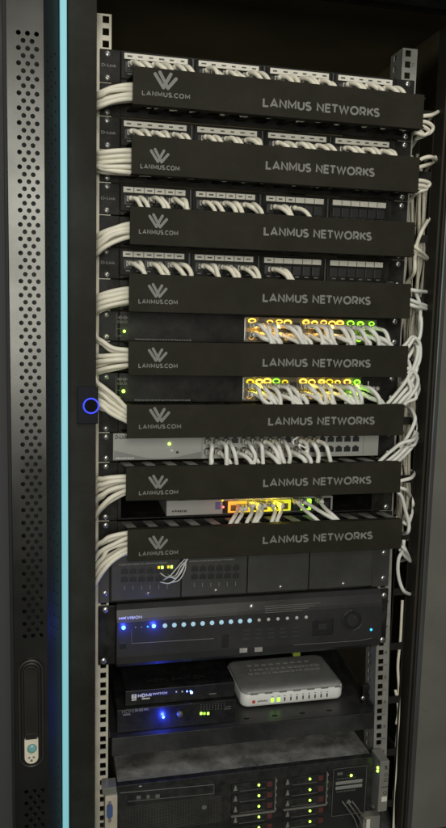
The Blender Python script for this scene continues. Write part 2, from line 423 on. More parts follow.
# ---- rails
def rail(side):
    bm = nb(); pl = (lambda x, d, z: Vector((x+(lean(z) if side > 0 else 0), d, z)))
    x0, x1 = (-252, -227) if side < 0 else (222, 247)
    xh = -235 if side < 0 else 231.5
    ztop = 47.
    hs = [-(k+f)*UZ for k in range(-1, 27) for f in (.143, .5, .857)]
    hs = [h for h in hs if h < 42]
    edges = [ztop] + [(hs[i]+hs[i+1])/2 for i in range(len(hs)-1)] + [hs[-1]-8]
    for i, h in enumerate(hs):
        holed(bm, pl, x0, x1, edges[i+1], edges[i], xh, h, 4.7, depth=2, square=True)
    # inner web running back, with a row of square openings of its own
    xi = x1 if side < 0 else x0
    pw = (lambda a, d, z: Vector((xi+(lean(z) if side > 0 else 0)+(-d if side < 0 else d), a, z)))
    for i, h in enumerate(hs):
        holed(bm, pw, 0, 42, edges[i+1], edges[i], 27, h, 4.2, depth=2, square=True)
    r = obj('mounting_rail', bm, RAIL if side < 0 else RAILD, cab)
    if side > 0:
        for k in range(-1, 27):
            zz = -(k+.5)*UZ
            if k in (0,1,2,4,6,7,9,10): pass
            text(str(26-k), 238+lean(zz), 243+lean(zz), zz-2.6, 5.2, -.05, DARKST, r, 'rail_number', ext=.15)
            bm = nb(); box(bm, 236.5+lean(zz), 244+lean(zz), -.2, .1, zz-UZ/2-.35, zz-UZ/2+.35); obj('rail_mark', bm, DARKST, r)
    return r
rail(-1); rail(1)
# rear posts, far back in the dark
for sx in (-240, 236):
    bm = nb(); box(bm, sx-12, sx+12, 520, 545, ZB, 100, 1.5); obj('rear_post', bm, mat('rear_post_dark', (.03,.029,.024), .6, var=.2), cab)
bm = nb()
for u, v in ((308.5, 39), (308.3, 45.5)): dome(bm, at(u, v, 730), 6.5 if v > 42 else 4, .5)
obj('rear_bolt', bm, STEEL, cab, True)

# ---- blue ringed lock reader on the jamb
rx, rz = xz(91, 406, -72)
rd = bpy.data.objects.new('lock_reader', None)
bm = nb(); box(bm, rx-19, rx+10, -69.5, -64.2, rz-26, rz+27, 1.2); lr = obj('lock_reader', bm, mat('reader_black', (.006,.006,.010), .5, spec=.1), cab)
bm = nb(); torus(bm, (rx, -71, rz), 10.4, 1.15, n=40); obj('ring_light', bm, L_RING, lr, True)
bm = nb(); cyl(bm, (rx, -69.4, rz), 8.6, -1.3, n=32); obj('sensor', bm, mat('reader_glass', (.004,.004,.006), .6, spec=.05), lr)

# ---- the perforated door
DX0, DX1, DY = -363., -319.5, -150.
bm = nb()
pf = lambda x, d, z: Vector((x, DY+d, z))
rows = []; i = 0; zt = -41.
RP = 8.67
skip0, skip1 = -806., -1025.
while zt - i*RP > ZB+15:
    zc = zt-i*RP
    if skip1+2 < zc < skip0: i += 1; continue
    rows.append((zc, i % 2)); i += 1
xa3 = [-349.0, -338.3, -327.8]; xa2 = [-343.6, -333.0]
quad(bm, pf, DX0, DX1, zt+RP/2, ZT-8)
prev = zt+RP/2
for zc, odd in rows:
    if prev-(zc+RP/2) > .5: quad(bm, pf, DX0, DX1, zc+RP/2, prev)
    xs = xa2 if odd else xa3
    ed = [DX0+2]+[(xs[q]+xs[q+1])/2 for q in range(len(xs)-1)]+[DX1-2]
    quad(bm, pf, DX0, DX0+2, zc-RP/2, zc+RP/2); quad(bm, pf, DX1-2, DX1, zc-RP/2, zc+RP/2)
    for q, hx in enumerate(xs): holed(bm, pf, ed[q], ed[q+1], zc-RP/2, zc+RP/2, hx, zc, 2.95, n=12, depth=2)
    prev = zc-RP/2
quad(bm, pf, DX0, DX1, ZB, prev)
bmesh.ops.remove_doubles(bm, verts=bm.verts, dist=.01)
door = obj('door', bm, DOORF, cab)
# angled side face with small holes
bm = nb()
A = Vector((DX1, DY, 0)); B = Vector((-301.2, -100, 0)); D = (B-A); W = D.length; D.normalize(); Nn = Vector((D.y, -D.x, 0))
ps = lambda x, d, z: Vector((A.x+D.x*x-Nn.x*d, A.y+D.y*x-Nn.y*d, z))
prev = ZT-8; i = 0; zt2 = -50.
while zt2-i*RP > ZB+15:
    zc = zt2-i*RP
    if -1018 < zc < -830: i += 1; continue
    if prev-(zc+RP/2) > .5: quad(bm, ps, 0, W, zc+RP/2, prev)
    xs = [W*.5] if i % 2 else [W*.27, W*.76]
    ed = [0]+[(xs[q]+xs[q+1])/2 for q in range(len(xs)-1)]+[W]
    for q, hx in enumerate(xs): holed(bm, ps, ed[q], ed[q+1], zc-RP/2, zc+RP/2, hx, zc, 2.6, n=10, depth=1.5, sz=1.7)
    prev = zc-RP/2; i += 1
quad(bm, ps, 0, W, ZB, prev)
obj('door_side', bm, DOORS, door)
bm = nb(); box(bm, -368, DX0-.3, DY+1.5, -90, ZB, ZT-8, 1)
obj('door_edge', bm, DOORS, door)
bm = nb(); box(bm, DX0+1, DX1-3, -118, -112, ZB, ZT-8); obj('door_lining', bm, DARKPORT, door)
# swing handle
hcx = -341.5; hzt, hzb = -836., -992.
bm = nb(); stadium(bm, hcx, hzt, hzb, 33, DY-2, DY-.1, 16); hp = obj('handle', bm, HLEVER, door)
bm = nb(); torus(bm, (hcx, DY-2.6, (hzt+hzb)/2), 15.2, 1.9, n=56, stadium=(hzt-hzb)/2-17, k=10); obj('handle_rim', bm, RUBBER, hp, True)
bm = nb(); torus(bm, (hcx, DY-2.6, (hzt+hzb)/2), 11.0, 2.6, n=56, stadium=(hzt-hzb)/2-17, k=10); obj('handle_rim', bm, HLEVER, hp, True)
bm = nb(); stadium(bm, hcx, hzt-9.5, hzb+9.5, 18.6, DY-3.2, DY-2.1, 14); obj('handle_recess', bm, DARKPORT, hp)
bm = nb(); stadium(bm, hcx, hzt-11.5, -955, 14.5, DY-7, DY-3.3, 12); box(bm, hcx-7.25, hcx+7.25, DY-7.1, DY-3.4, -948.5, -940, .6)
obj('lever', bm, HLEVER, hp)
bm = nb()
prism(bm, [(hcx-9, -948.5), (hcx+9, -948.5)]+[(hcx+9*math.cos(a), -974.5+9*math.sin(a)) for a in [-PI*k/12 for k in range(13)]], DY-7.5, DY-3.3)
lk = obj('lock', bm, LOCKM, hp)
bm = nb(); cyl(bm, (hcx+.8, DY-7.5, -961.5), 6.6, -2, n=28, r2=5.6); dome(bm, (hcx+.8, DY-9.4, -961.5), 5.4, .25); obj('lock_button', bm, TURQ, lk, True)
bm = nb(); cyl(bm, (hcx-3, DY-7.5, -974), 1.6, -.9, n=12); cyl(bm, (hcx+3, DY-7.5, -974), 1.6, -.9, n=12); cyl(bm, (hcx, DY-7.5, -978.5), 1.8, -.9, n=12); obj('lock_pin', bm, STEEL, lk)

# wall at the left, floor out of view
bm = nb(); box(bm, -2600, -370, 150, 170, -1400, 1200); w = obj('wall', bm, WALLM); tag(w, kind='structure')
bm = nb(); box(bm, -2600, 2200, -2600, 900, -1320, -1300); w = obj('floor', bm, WALLM); tag(w, kind='structure')

# ------------------------------------------------------------------ patch cables
NC = [0]
def cable(P, r, label, group, material, plug=None, name='patch_cable', cat='cable'):
    org = Vector(P[0])
    bm = nb(); tube(bm, P, r, 9, 3.2)
    o = obj(name, bm, material, None, True, origin=org); tag(o, label, cat, group)
    if plug:
        bm = nb(); px, py, pz = plug
        box(bm, px-5.4, px+5.4, py-13, py, pz-4, pz+4, .9)
        q = obj('plug', bm, PLUG, None); q.parent = o; 
        for v in q.data.vertices: v.co -= org*S
        bm = nb(); cyl(bm, (px, py-13.2, pz), 4.2, -9, n=10, r2=3.1)
        q = obj('boot', bm, material, None, True); q.parent = o
        for v in q.data.vertices: v.co -= org*S
    return o
def droop(px, py, pz, zc, dx, fwd, jitter=1., low=40):
    """from a port out, over and down behind the manager cover"""
    j = lambda a: random.uniform(-a, a)*jitter
    return [(px, py-6, pz), (px+dx*.08, py-fwd*.55, pz+.6+j(.6)), (px+dx*.36+j(1), py-fwd*.88, pz-3+j(1)),
            (px+dx*.72+j(1.5), py-fwd*1.0+j(2), pz-(pz-zc)*.55), (px+dx+j(2), py-fwd*.97, zc-5), (px+dx*1.15+j(2), py-fwd*.8, zc-low)]

ROWN = ['topmost', 'second', 'third', 'fourth']
def patch_panel(i):
    k = 2*i; zt = -k*UZ
    desc = ['topmost black patch panel, all four port groups cabled, just under the open rail tops',
            'second black patch panel from the top, every port group cabled under dashed label strips',
            'third black patch panel from the top, its rightmost port group empty and marked CAT6',
            'fourth black patch panel from the top, only two cables left in its third port group'][i]
    t = thing('patch_bay', desc, 'patch panel', (0, 0, zt-UZ), 'patch panels in the upper rack')
    ear(t, -1, k, k+1); ear(t, 1, k, k+1)
    bm = nb(); box(bm, -213.8, 213.8, -4, 24, zt-UZ+1, zt-1, .8); box(bm, -208, 208, 24.2, 90, zt-UZ+4, zt-4); body = obj('panel_body', bm, PATCHB, t)
    text('D-Link', -241, -220, zt-24.5, 4, -2.7, PRINT, t, bold=.01)
    if i >= 2: text('CAT6', 211, 227+lean(zt), zt-40, 5.5, -2.7, PRINT, t, bold=.01)
    gx = [(-209.5, -118), (-102, -11), (6.5, 99), (114, 203)]
    groups = []
    for g, (a, b) in enumerate(gx):
        bm = nb(); box(bm, a-4, b+4, -8, -4.1, zt-40, zt-3.5, 1); obj('port_block', bm, PATCHB, t)
        bm = nb(); box(bm, a, b, -10, -8.1, zt-13.6, zt-5.6, .3)
        st = obj('label_strip', bm, LABEL, t)
        bm = nb()
        for n in range(6):
            cx = a+(n+.5)*(b-a)/6
            used = i < 2 or (g < 2) or (g == 2 and n < 3-(i-2)*2+(0))
            if used: box(bm, cx-3.2+random.uniform(-.6,.6), cx+3.2+random.uniform(-.8,.8), -10.35, -10.05, zt-10.6+random.uniform(-.3,.3), zt-8.6, .1)
            if i >= 2 and n: box(bm, a+n*(b-a)/6-.5, a+n*(b-a)/6+.5, -10.3, -10.06, zt-13.3, zt-6)
        obj('label_ink', bm, LABELD, st)
        for n in range(6):
            cx = a+(n+.5)*(b-a)/6
            bm = nb(); box(bm, cx-6.2, cx+6.2, -9.0, -8.05, zt-31, zt-17, .5); pt = obj('port', bm, DARKPORT, t)
            bm = nb(); box(bm, cx-3.2, cx+3.2, -9.35, -9.05, zt-34.5, zt-32.5); obj('port_number', bm, PRINTD, pt)
        if g < 3:
            gap = (b+gx[g+1][0])/2
            bm = nb(); box(bm, gap-1.2, gap+1.2, -9, -4.15, zt-UZ+3, zt-4, .4); obj('divider', bm, MODULE, t)
        cnt = [6,6,6,6] if i < 2 else ([6,6,3,0] if i == 2 else [6,6,2,0])
        gn = ['leftmost', 'second', 'third', 'rightmost'][g]
        for n in range(cnt[g]):
            cx = a+(n+.5)*(b-a)/6 + (-1.5 if n % 2 else 1.5)
            pz = zt-24
            P = droop(cx, -10, pz+random.uniform(-1,1), zt-46, (21 if n % 2 == 0 else 14)+random.uniform(-4,4), 34+random.uniform(-4,5), 1.6)
            cable(P, random.uniform(3.2,3.7), '%s white cable of the %s port group in the %s patch panel' % (ORD[n], gn, ROWN[i]),
                  'patch cables of the patch panels', CABLE, plug=(cx, -9.2, pz))
for i in range(4): patch_panel(i)

# ------------------------------------------------------------------ cable managers
covers = [(.82,1.90,-202,233),(2.78,3.91,-203,231.5),(4.86,5.99,-204.5,230.3),(6.87,8.03,-205,229),
          (8.94,10.0,-205,230.5),(10.93,12.0,-206.5,229.7),(12.93,14.02,-207,230.2),(14.97,16.03,-204,237.5)]
cdesc = ['topmost long black printed cable manager cover, below the first patch panel',
         'second long black printed cable manager cover from the top, below the second patch panel',
         'third long black printed cable manager cover from the top',
         'fourth long black printed cable manager cover, above the upper black switch with orange lights',
         'fifth black printed cable manager cover, between the two switches with orange port lights',
         'sixth black printed cable manager cover, level with the blue ring, above the light grey switch',
         'seventh black printed cable manager cover, below the light grey switch',
         'lowest black printed cable manager cover, below the small yellow-lit switch']
for i, (ka, kb, xa, xb) in enumerate(covers):
    k = 2*i+1; zt = -k*UZ
    t = thing('cable_manager', cdesc[i], 'cable manager', (0, 0, zt-UZ), 'horizontal cable managers with printed covers')
    ear(t, -1, k, k+1, screws=(.86,) if i not in (6,7) else (.16,)); ear(t, 1, k, k+1, screws=(.86,))
    bm = nb(); box(bm, -213.8, 213.8, -3, -.3, zt-UZ+1.4, zt-1.4); obj('back_plate', bm, PATCHB, t)
    z1, z0 = -ka*UZ, -kb*UZ
    # upper and lower slotted decks: front strip plus fingers
    for nm, zz, sg in (('upper_fingers', z1-5.2, 1), ('lower_fingers', z0+3.2, -1)):
        bm = nb()
        n = 13; pit = (xb-xa-16)/n
        for q in range(n+1):
            cx = xa+8+q*pit
            w_ = 6.5
            vs = [(cx-w_-5, -3.2), (cx+w_-5, -3.2), (cx+w_+5, -56.5), (cx-w_+5, -56.5)]
            a_ = [bm.verts.new((x, y, zz)) for x, y in vs]; b_ = [bm.verts.new((x, y, zz+2)) for x, y in vs]
            bm.faces.new(a_); bm.faces.new(b_[::-1])
            for e in range(4): bm.faces.new((a_[e], b_[e], b_[(e+1) % 4], a_[(e+1) % 4]))
        obj(nm, bm, TRAYLIT if i >= 6 else PATCHB, t)  # lowest two managers: lighter colour paints in the light from above
    bm = nb(); box(bm, xa, xb, -60, -57.6, z0, z1, 1.0, seg=3)
    box(bm, xa+.4, xb-.4, -57.5, -46, z1-2.6, z1-.5, .5); box(bm, xa+.4, xb-.4, -57.5, -46, z0+.5, z0+2.4, .5)
    cv = obj('cover', bm, COVER, t)
    # printing
    dz = -ka*UZ-37.8
    tx0, tx1 = (-17, 161)
    sh = [0, 6, 4, 2, 3, 14, 2, 2][i]; sx = [1, .985, .985, .985, .985, .97, .985, 1.0][i]
    # measured from the photo: baseline of the large words and of the small line
    big = [(263,103,379,112),(266,166,374,171.5),(264,231,371,236.5),(263,298,370,300.5),(263,362,370,364),(268.5,420.5,374,421.5),(263.5,481.5,370.5,481.5),(263,541,372,534.5)][i]
    sml = [(142,92,190,97.5),(140.5,165.5,179.5,169),(139,230.5,178,234),(138.5,300.5,177.5,303),(138.5,365,177.5,366.5),(139,426,181,427),(139,492,178,493),(139,553,178,553)][i]
    xl, zc = xz(big[0], big[1], -60.2); xr, zc2 = xz(big[2], big[3], -60.2); zm = (zc+zc2)/2
    print_word('LANMUS NETWORKS', xl, xr, zm-6.4, 12.8, -60.02, PRINT, cv)
    xl, zc = xz(sml[0], sml[1], -60.2); xr, zc2 = xz(sml[2], sml[3], -60.2); zs = (zc+zc2)/2
    print_word('LANMUS.COM', xl, xr, zs-3.2, 6.4, -60.02, PRINT, cv, weight=.19, gap=.36)
    s_ = (xr-xl)/66.; cx = (xl+xr)/2; zb = zs+8.0*s_
    bm = nb()
    def stroke(p, q, w=2.6):
        p = Vector(p)*s_; q = Vector(q)*s_
        d = (q-p).normalized(); nn = Vector((-d.y, d.x)); pts = []
        a0 = math.atan2(nn.y, nn.x)
        for kk in range(9): a = a0+PI*kk/8; pts.append((p.x+math.cos(a)*w*s_, p.y+math.sin(a)*w*s_))
        for kk in range(9): a = a0+PI+PI*kk/8; pts.append((q.x+math.cos(a)*w*s_, q.y+math.sin(a)*w*s_))
        stroke.n += 1
        prism(bm, [(cx+x, zb+z_) for x, z_ in pts], -60.3-.02*stroke.n, -60.02)
    stroke.n = 0
    for a_, b_ in (((-15.4,17.6),(-4,.9)), ((-4,.9),(6,19)), ((-9,20.4),(2.2,.6)), ((2.2,.6),(13.2,13.6))): stroke(a_, b_, 2.25)
    obj('emblem', bm, PRINT, cv)

# ------------------------------------------------------------------ bundles that leave the managers on the left
LB = [[(94,85),(98,89.5),(103,94),(107,98.5)],
      [(153,151),(158,156),(163.5,161.5),(167,166.5),(168.5,171.5)],
      [(236,223.6),(243,227.7),(248,231.7),(253,235.8)],
      [(297,288),(301,292),(306,297),(310,302)],
      [(337,351),(356,355),(363,359.5),(371,364.5)],
      [(383,411),(391,414.5),(397,418.5),(402,422.5)],
      [(479,475.8),(488,480),(498,485),(512,489.5)],
      [(545,532.7),(555,537),(565,542),(573,547),(580,550.5)]]
ROWB = ['topmost', 'second', 'third', 'fourth', 'fifth', 'sixth', 'seventh', 'lowest']
for i, L in enumerate(LB):
    for n, (vl, vr) in enumerate(L):
        for q in range(2):
            yy = -36+q*15+random.uniform(-3,3)
            vr_ = vr+(1.4 if q else 0)+random.uniform(-.9,.9); vl_ = vl+(2.6 if q else 0)+random.uniform(-1.6,1.6)
            um = 113+random.uniform(-4,4); w_ = (.30 if i not in (5,) else .5)+random.uniform(-.1,.1)
            vm = vr_+w_*(vl_-vr_)
            if i == 4 and n == 0: vm = vr_-2
            P = [at(152, vr_+1, yy), at(131, vr_, yy-2), at(um, vm, yy-3), at(103, vr_+(.66 if i != 5 else .82)*(vl_-vr_), yy),
                 at(96.5, vl_, yy+10), at(93.5, vl_+6+(8 if i > 5 else 0), yy+22)+Vector((-6,0,0)), at(93, vl_+24, yy+34)+Vector((-8,0,0))]
            if i == 4 and n == 0: P[-2] = at(96.5, 326, yy+18)+Vector((-4,0,0)); P[-1] = at(96.5, 305, yy+30)+Vector((-6,0,0))
            if i == 5: P[-2] = at(96, vl_-10, yy+18)+Vector((-3,0,0)); P[-1] = at(96, vl_-30, yy+30)+Vector((-6,0,0))
            cable(P, random.uniform(3.3,3.8), '%s %s white cable from the top leaving the left end of the %s cable manager' % (ORD[n], 'front' if q == 0 else 'rear', ROWB[i]),
                  'white cables looping out of the managers at the left rail', CABLE, name='network_cable')

# ------------------------------------------------------------------ black switches with lit ports
def cable_label(n, what): return '%s grey cable from the left hanging from %s' % (ORD[n], what)
def black_switch(i):
    k = 8+2*i; zt = -k*UZ
    t = thing('network_switch', ['upper black network switch with orange port lights, under the fourth printed cover',
                                 'lower black network switch with yellow and green port lights, above the blue ring level'][i],
              'network switch', (0, 0, zt-UZ), 'black network switches')
    ear(t, -1, k, k+1, DEVBLK); ear(t, 1, k, k+1, DEVBLK)
    bm = nb(); box(bm, -213.8, 213.8, -6, 220, zt-UZ+.8, zt-.8, 1.2); obj('housing', bm, DEVBLK, t)
    zl = zt-UZ/2
    # maker's mark: bars over letters
    x0, _ = xz(117, 318, -6)
    bm = nb()
    for q, h in enumerate((2,4,6.5,4,2,4,6.5,4,2)): box(bm, x0+1+q*1.75, x0+1.9+q*1.75, -6.25, -6.05, zl+12.8-h/2, zl+12.8+h/2)
    obj('emblem', bm, PRINT, t)
    text('CISCO', x0+.5, x0+15.5, zl+4.6, 3.6, -6.05, PRINT, t, bold=.01)
    bm = nb(); box(bm, x0-1.2, x0-.6, -6.25, -6.05, zl-17, zl+18); box(bm, x0+1, x0+7, -6.25, -6.05, zl-15, zl-14); box(bm, x0-.5, x0+5.5, -6.25, -6.05, zl-4.3, zl-3.7); obj('marking', bm, PRINTD, t)
    lx, lz = xz([124.3, 123.5][i], [331.3, 391.3][i], -8)
    bm = nb(); dome(bm, (lx, -6.6, lz), 2.1+.5*i, .8); obj('status_light', bm, L_GREENB, t, True)
    marks(t, -190, -104, zt-UZ+2.6, zt-UZ+5.4, -6, PRINTD, 2)
    # port block
    xa, xb = -22, 176 if i else 198
    bm = nb(); box(bm, xa, xb, -9, -6.1, zt-UZ+3, zt-4.5, .6); blk = obj('port_block', bm, mat('port_housing', (.12,.115,.09), .4, metal=.2, var=.15, vscale=70), t)
    bm = nb(); box(bm, xa-.5, xa+1.2, -13, -9.1, zt-UZ+6, zt-6, .3); box(bm, xa, xa+5, -12.8, -9.2, zt-7, zt-5.8, .2); box(bm, xa, xa+5, -12.8, -9.2, zt-UZ+6, zt-UZ+7, .2); obj('shield', bm, SILVER, t)
    us = [[251.6,260.5,269.3,278.4,287,296.5,305.7,314,323,331.5,339.5,350,359.5,370.5],
          [249.5,258.5,267,276,284.5,293.5,302,311.5,321,329,337,347,356.5]][i]
    vt, vb = [(322.3,338.5),(381.6,396.8)][i]
    N = len(us); cols = []
    for n, u in enumerate(us):
        x, _ = xz(u, vt, -10); cols.append(x)
    ztop = xz(us[5], vt, -12)[1]; zbot = xz(us[5], vb, -12)[1]
    for n, x in enumerate(cols):
        for rr in (0, 1):
            zc = ztop-5.5 if rr == 0 else zbot+4.5
            bm = nb(); box(bm, x-6, x+6, -9.8, -9.05, zc-4.6, zc+4.6, .4); p = obj('port', bm, DARKPORT, t)
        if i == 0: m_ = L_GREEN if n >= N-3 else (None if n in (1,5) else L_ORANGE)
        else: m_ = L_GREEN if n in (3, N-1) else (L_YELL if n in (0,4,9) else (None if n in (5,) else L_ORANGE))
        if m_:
            bm = nb(); torus(bm, (x+random.uniform(-.7,.7), -12.5-random.uniform(0,2), ztop+random.uniform(-.8,.8)), random.uniform(3.8,4.9), random.uniform(.8,1.5), n=20, sx=random.uniform(1.0,1.25), sz=random.uniform(.6,.8)); obj('port_glow', bm, m_, t, True)  # glowing ring stands in for indicator light caught in the clear boot
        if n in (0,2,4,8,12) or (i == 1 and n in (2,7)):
            bm = nb(); torus(bm, (x, -11.5, zbot), 3.2, .9, n=18, sx=1.1, sz=.8); obj('port_glow', bm, L_GREEN if n >= N-2 else L_AMBERD, t, True)  # lower row: dimmer rings, again standing in for light on the boots
    what = 'the %s black switch with lit ports' % ['upper', 'lower'][i]
    zc = zt-UZ-1
    c = 0
    for n, x in enumerate(cols):
        for rr in (0, 1):
            if (n, rr) in ((5,0),): continue
            pz = (ztop-6 if rr == 0 else zbot+5)
            grp = n//3
            dx = [21, 14, 8][n % 3]+random.uniform(-5,5)
            if n >= N-3: dx += 6
            P = droop(x, -10, pz, zc, dx+4*rr, 34+random.uniform(-3,12), 2.0)
            cable(P, random.uniform(3.2,3.8), cable_label(c, what), 'grey cables hanging from the black switches', CABLEG, plug=(x, -10, pz)); c += 1
    if i == 1:
        P = [at(360,388,-12), at(368,390,-34), at(378,397,-42), at(385,406,-45), at(389,418,-40)]
        cable(P, 2.8, 'single grey cable stretched away to the right of the lower black switch', 'grey cables hanging from the black switches', CABLEG)
        bm = nb(); cyl(bm, (xz(373.5,388,-8)[0], -6, xz(373.5,388,-8)[1]), 2.6, -4, n=14); cyl(bm, (xz(377.5,388.5,-8)[0], -6, xz(377.5,388.5,-8)[1]), 3.6, -3, n=6)
        a = xz(368.3,381,-7); box(bm, a[0]-.8, a[0]+.8, -9, -6.1, a[1]-20, a[1], .3); obj('bracket', bm, SILVER, t)
black_switch(0); black_switch(1)

rr = random.Random(21)
for n in range(9):
    x_ = 262+n*3.6; P = []; z_ = -95.-rr.uniform(0, 60)
    while z_ > -780: P.append((x_+rr.uniform(-5, 5)+lean(z_), 20+rr.uniform(0, 22), z_)); z_ -= rr.uniform(55, 95)
    cable(P, 2.9, '%s long white cable from the left, hanging straight down beside the right rail' % ORD[n], 'long white cables in the right-hand channel', CABLE, name='network_cable')

# ------------------------------------------------------------------ light grey switch
zt = -12*UZ
t = thing('network_switch', 'light grey rack switch with a wave printed on its face and one green light', 'network switch', (0, 0, zt-UZ))
ear(t, -1, 12, 13, DEVBLK); ear(t, 1, 12, 13, DEVBLK)
bm = nb(); box(bm, -222, 213.8, -6, 220, zt-UZ+3.5, zt-1, 1.0); obj('housing', bm, GREYSW, t)
bm = nb()
pts = [(-221, zt-UZ+4.3)]
for q in range(25):
    a = q/24; pts.append((-221+136*a, zt-UZ+13+9*math.sin(a*4.2+2.4)*(1-.25*a)))
pts += [(-85, zt-UZ+4.3)]
prism(bm, pts[::-1], -6.35, -6.05); obj('wave_print', bm, GREYSW2, t)
text('D-Link', -219, -200, zt-9.5, 6.5, -6.1, DARKST, t, bold=.03)
marks(t, -218, -190, zt-UZ+5.6, zt-UZ+8.2, -6.35, WPRINT, 3)
a = at(169.5, 444, -8)
bm = nb(); dome(bm, (a.x, -6.7, a.z), 2.2, .7); obj('status_light', bm, L_GREENB, t, True)
a = at(172, 450.5, -8); bm = nb(); box(bm, a.x-2.5, a.x+2, -7.4, -6.05, a.z-1.8, a.z+1.8, .4); obj('status_light', bm, WPRINT, t)
a = at(177.5, 452.5, -8); bm = nb(); cyl(bm, (a.x, -6, a.z), 2.1, -.6, n=12); obj('reset_hole', bm, DARKPORT, t)
pxs = [-75+q*14.6 for q in range(18)]
for q, x in enumerate(pxs):
    for z_ in (zt-13.5, zt-30):
        bm = nb()
        prism(bm, [(x-5.6, z_-5), (x+5.6, z_-5), (x+5.6, z_+3), (x+3, z_+3), (x+3, z_+5.2), (x-3, z_+5.2), (x-3, z_+3), (x-5.6, z_+3)][::(1 if z_ > zt-20 else 1)], -6.5, -6.05)
        obj('port', bm, DARKPORT, t)
bm = nb(); box(bm, -84.5, -83.3, -6.4, -6.05, zt-UZ+6, zt-3); box(bm, 186.4, 187.4, -6.4, -6.05, zt-UZ+6, zt-3); obj('panel_seam', bm, GREYSW2, t)
c = 0
for q, x in enumerate(pxs[:15]):
    for rr in (0, 1):
        if (q in (13,) or (q == 12 and rr) or (q in (3, 9) and rr == 0) or (q == 14 and rr == 0) or (q % 3 == 2 and rr)): continue
        pz = zt-13.5 if rr == 0 else zt-30
        dx = 10+random.uniform(-2, 5)+(3 if rr else 0)
        if q == 0: dx = -6
        P = droop(x, -8, pz, zt-UZ-1, dx+[6,0,-4][q % 3], 36+random.uniform(-6,8), 2.0)
        cable(P, random.uniform(3.2,3.8), cable_label(c, 'the light grey switch'), 'grey cables hanging from the light grey switch', CABLEG, plug=(x, -8, pz)); c += 1
# two loose white latches among them
for (u, v, a1, lab) in ((297, 437.5, .6, 'upper'), (303, 446.5, -.5, 'lower')):
    p = at(u, v, -52); bm = nb()
    P = [p+Vector((-8*math.cos(a1), 0, -8*math.sin(a1))), p, p+Vector((8*math.cos(a1), 0, 8*math.sin(a1)))]
    tube(bm, P, 1.5, 6); tube(bm, [P[0], P[0]+Vector((2, 0, -7))], 1.4, 6)
    o = obj('cable_tie', bm, mat('tie_white', (.72,.71,.67), .4), None, True, origin=p); tag(o, '%s small white cable tie among cables below the light grey switch' % lab, 'cable tie', 'small white cable ties')

# ------------------------------------------------------------------ small switch on its shelf
zt = -14*UZ
t = thing('rack_shelf', 'narrow black one-unit shelf under the seventh printed cover, carrying the small lit switch', 'shelf', (0, 0, zt-UZ))
ear(t, -1, 14, 15, screws=(.86,)); ear(t, 1, 14, 15, screws=(.86,))
bm = nb(); box(bm, -213.8, 213.8, -2, 200, zt-UZ+1, zt-UZ+3, .6); box(bm, -213.8, -209, -1.8, 200, zt-UZ+3.2, zt-3); box(bm, 209, 213.8, -1.8, 200, zt-UZ+3.2, zt-3); obj('tray', bm, DEVBLK, t)
z0, z1 = -691.5, -664.5
t = thing('network_switch', 'small grey switch with glowing yellow ports and red lights on a black shelf', 'network switch', (0, 0, z0))
bm = nb(); box(bm, -137, 142, 4, 150, z0+2, z1, 1.6); obj('housing', bm, SMALLSW, t)
bm = nb(); box(bm, -46, 138, 2.6, 3.9, z0+4, z1-2.5, .4); obj('port_block', bm, DEVBLK, t)
marks(t, -128, -104, z0+8, z0+12, 4, DARKST, 5, 2, 3.5)
a = at(219, 505.5, 4); bm = nb(); box(bm, a.x-6, a.x+3, 2.9, 3.9, a.z-6, a.z+6, .3); obj('marking', bm, mat('violet_print', (.10,.08,.22), .5), t)
for n in range(3):
    a = at([222.5,223.3,229][n], [500.5,507,507][n], 3); bm = nb(); dome(bm, (a.x, 2.6, a.z), 1.7, .7); obj('status_light', bm, [L_YELL, L_RED, L_RED][n], t, True)
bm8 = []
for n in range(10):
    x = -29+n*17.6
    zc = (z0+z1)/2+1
    bm = nb(); box(bm, x-4.4, x+4.4, .9, 1.85, zc-6.5, zc+3.5, .3); obj('port', bm, DARKPORT if n > 5 else mat('port_glow_tint', (.12,.09,.01), .4), t)  # lit ports: yellow glow mixed into the dark port colour
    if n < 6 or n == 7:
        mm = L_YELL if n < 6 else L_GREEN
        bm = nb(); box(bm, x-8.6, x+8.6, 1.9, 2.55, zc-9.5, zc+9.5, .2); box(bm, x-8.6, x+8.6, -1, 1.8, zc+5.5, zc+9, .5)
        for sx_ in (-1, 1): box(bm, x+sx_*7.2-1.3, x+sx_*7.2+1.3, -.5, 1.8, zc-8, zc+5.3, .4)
        obj('port_glow', bm, ([L_AMBER, L_AMBY, L_YELL, L_YELL, L_YELGR, L_YELGR][n]) if n != 7 else L_GREEN, t)  # emissive plates and bars stand in for glow scattered inside the ports
paths = [[(239,506),(236,514),(231,522),(226,533)], [(243,506),(242,514),(237,522),(233,533)], [(250,503),(252,512),(247,522),(245,533)],
         [(257,503),(258,512),(254,522),(251,533)], [(262,503),(262,512),(257,521),(254,533)], [(270,503),(275,511),(272,521),(269,533)],
         [(279,503),(281,511),(277,521),(275,533)], [(295,500),(305,510),(318,521),(329,533)], [(302,500),(318,510),(333,519),(345,528)], [(318,499),(325,508),(336,518),(348,531)]]
for n, pp in enumerate(paths):
    P = [at(pp[0][0], pp[0][1], 0)] + [at(u, v, y) for (u, v), y in zip(pp[1:], (-22, -38, -44))]
    a = P[0]
    cable(P, 3.2, cable_label(n, 'the small yellow-lit switch'), 'cables hanging from the small lit switch', CABLEG, plug=(a.x, 1, a.z))

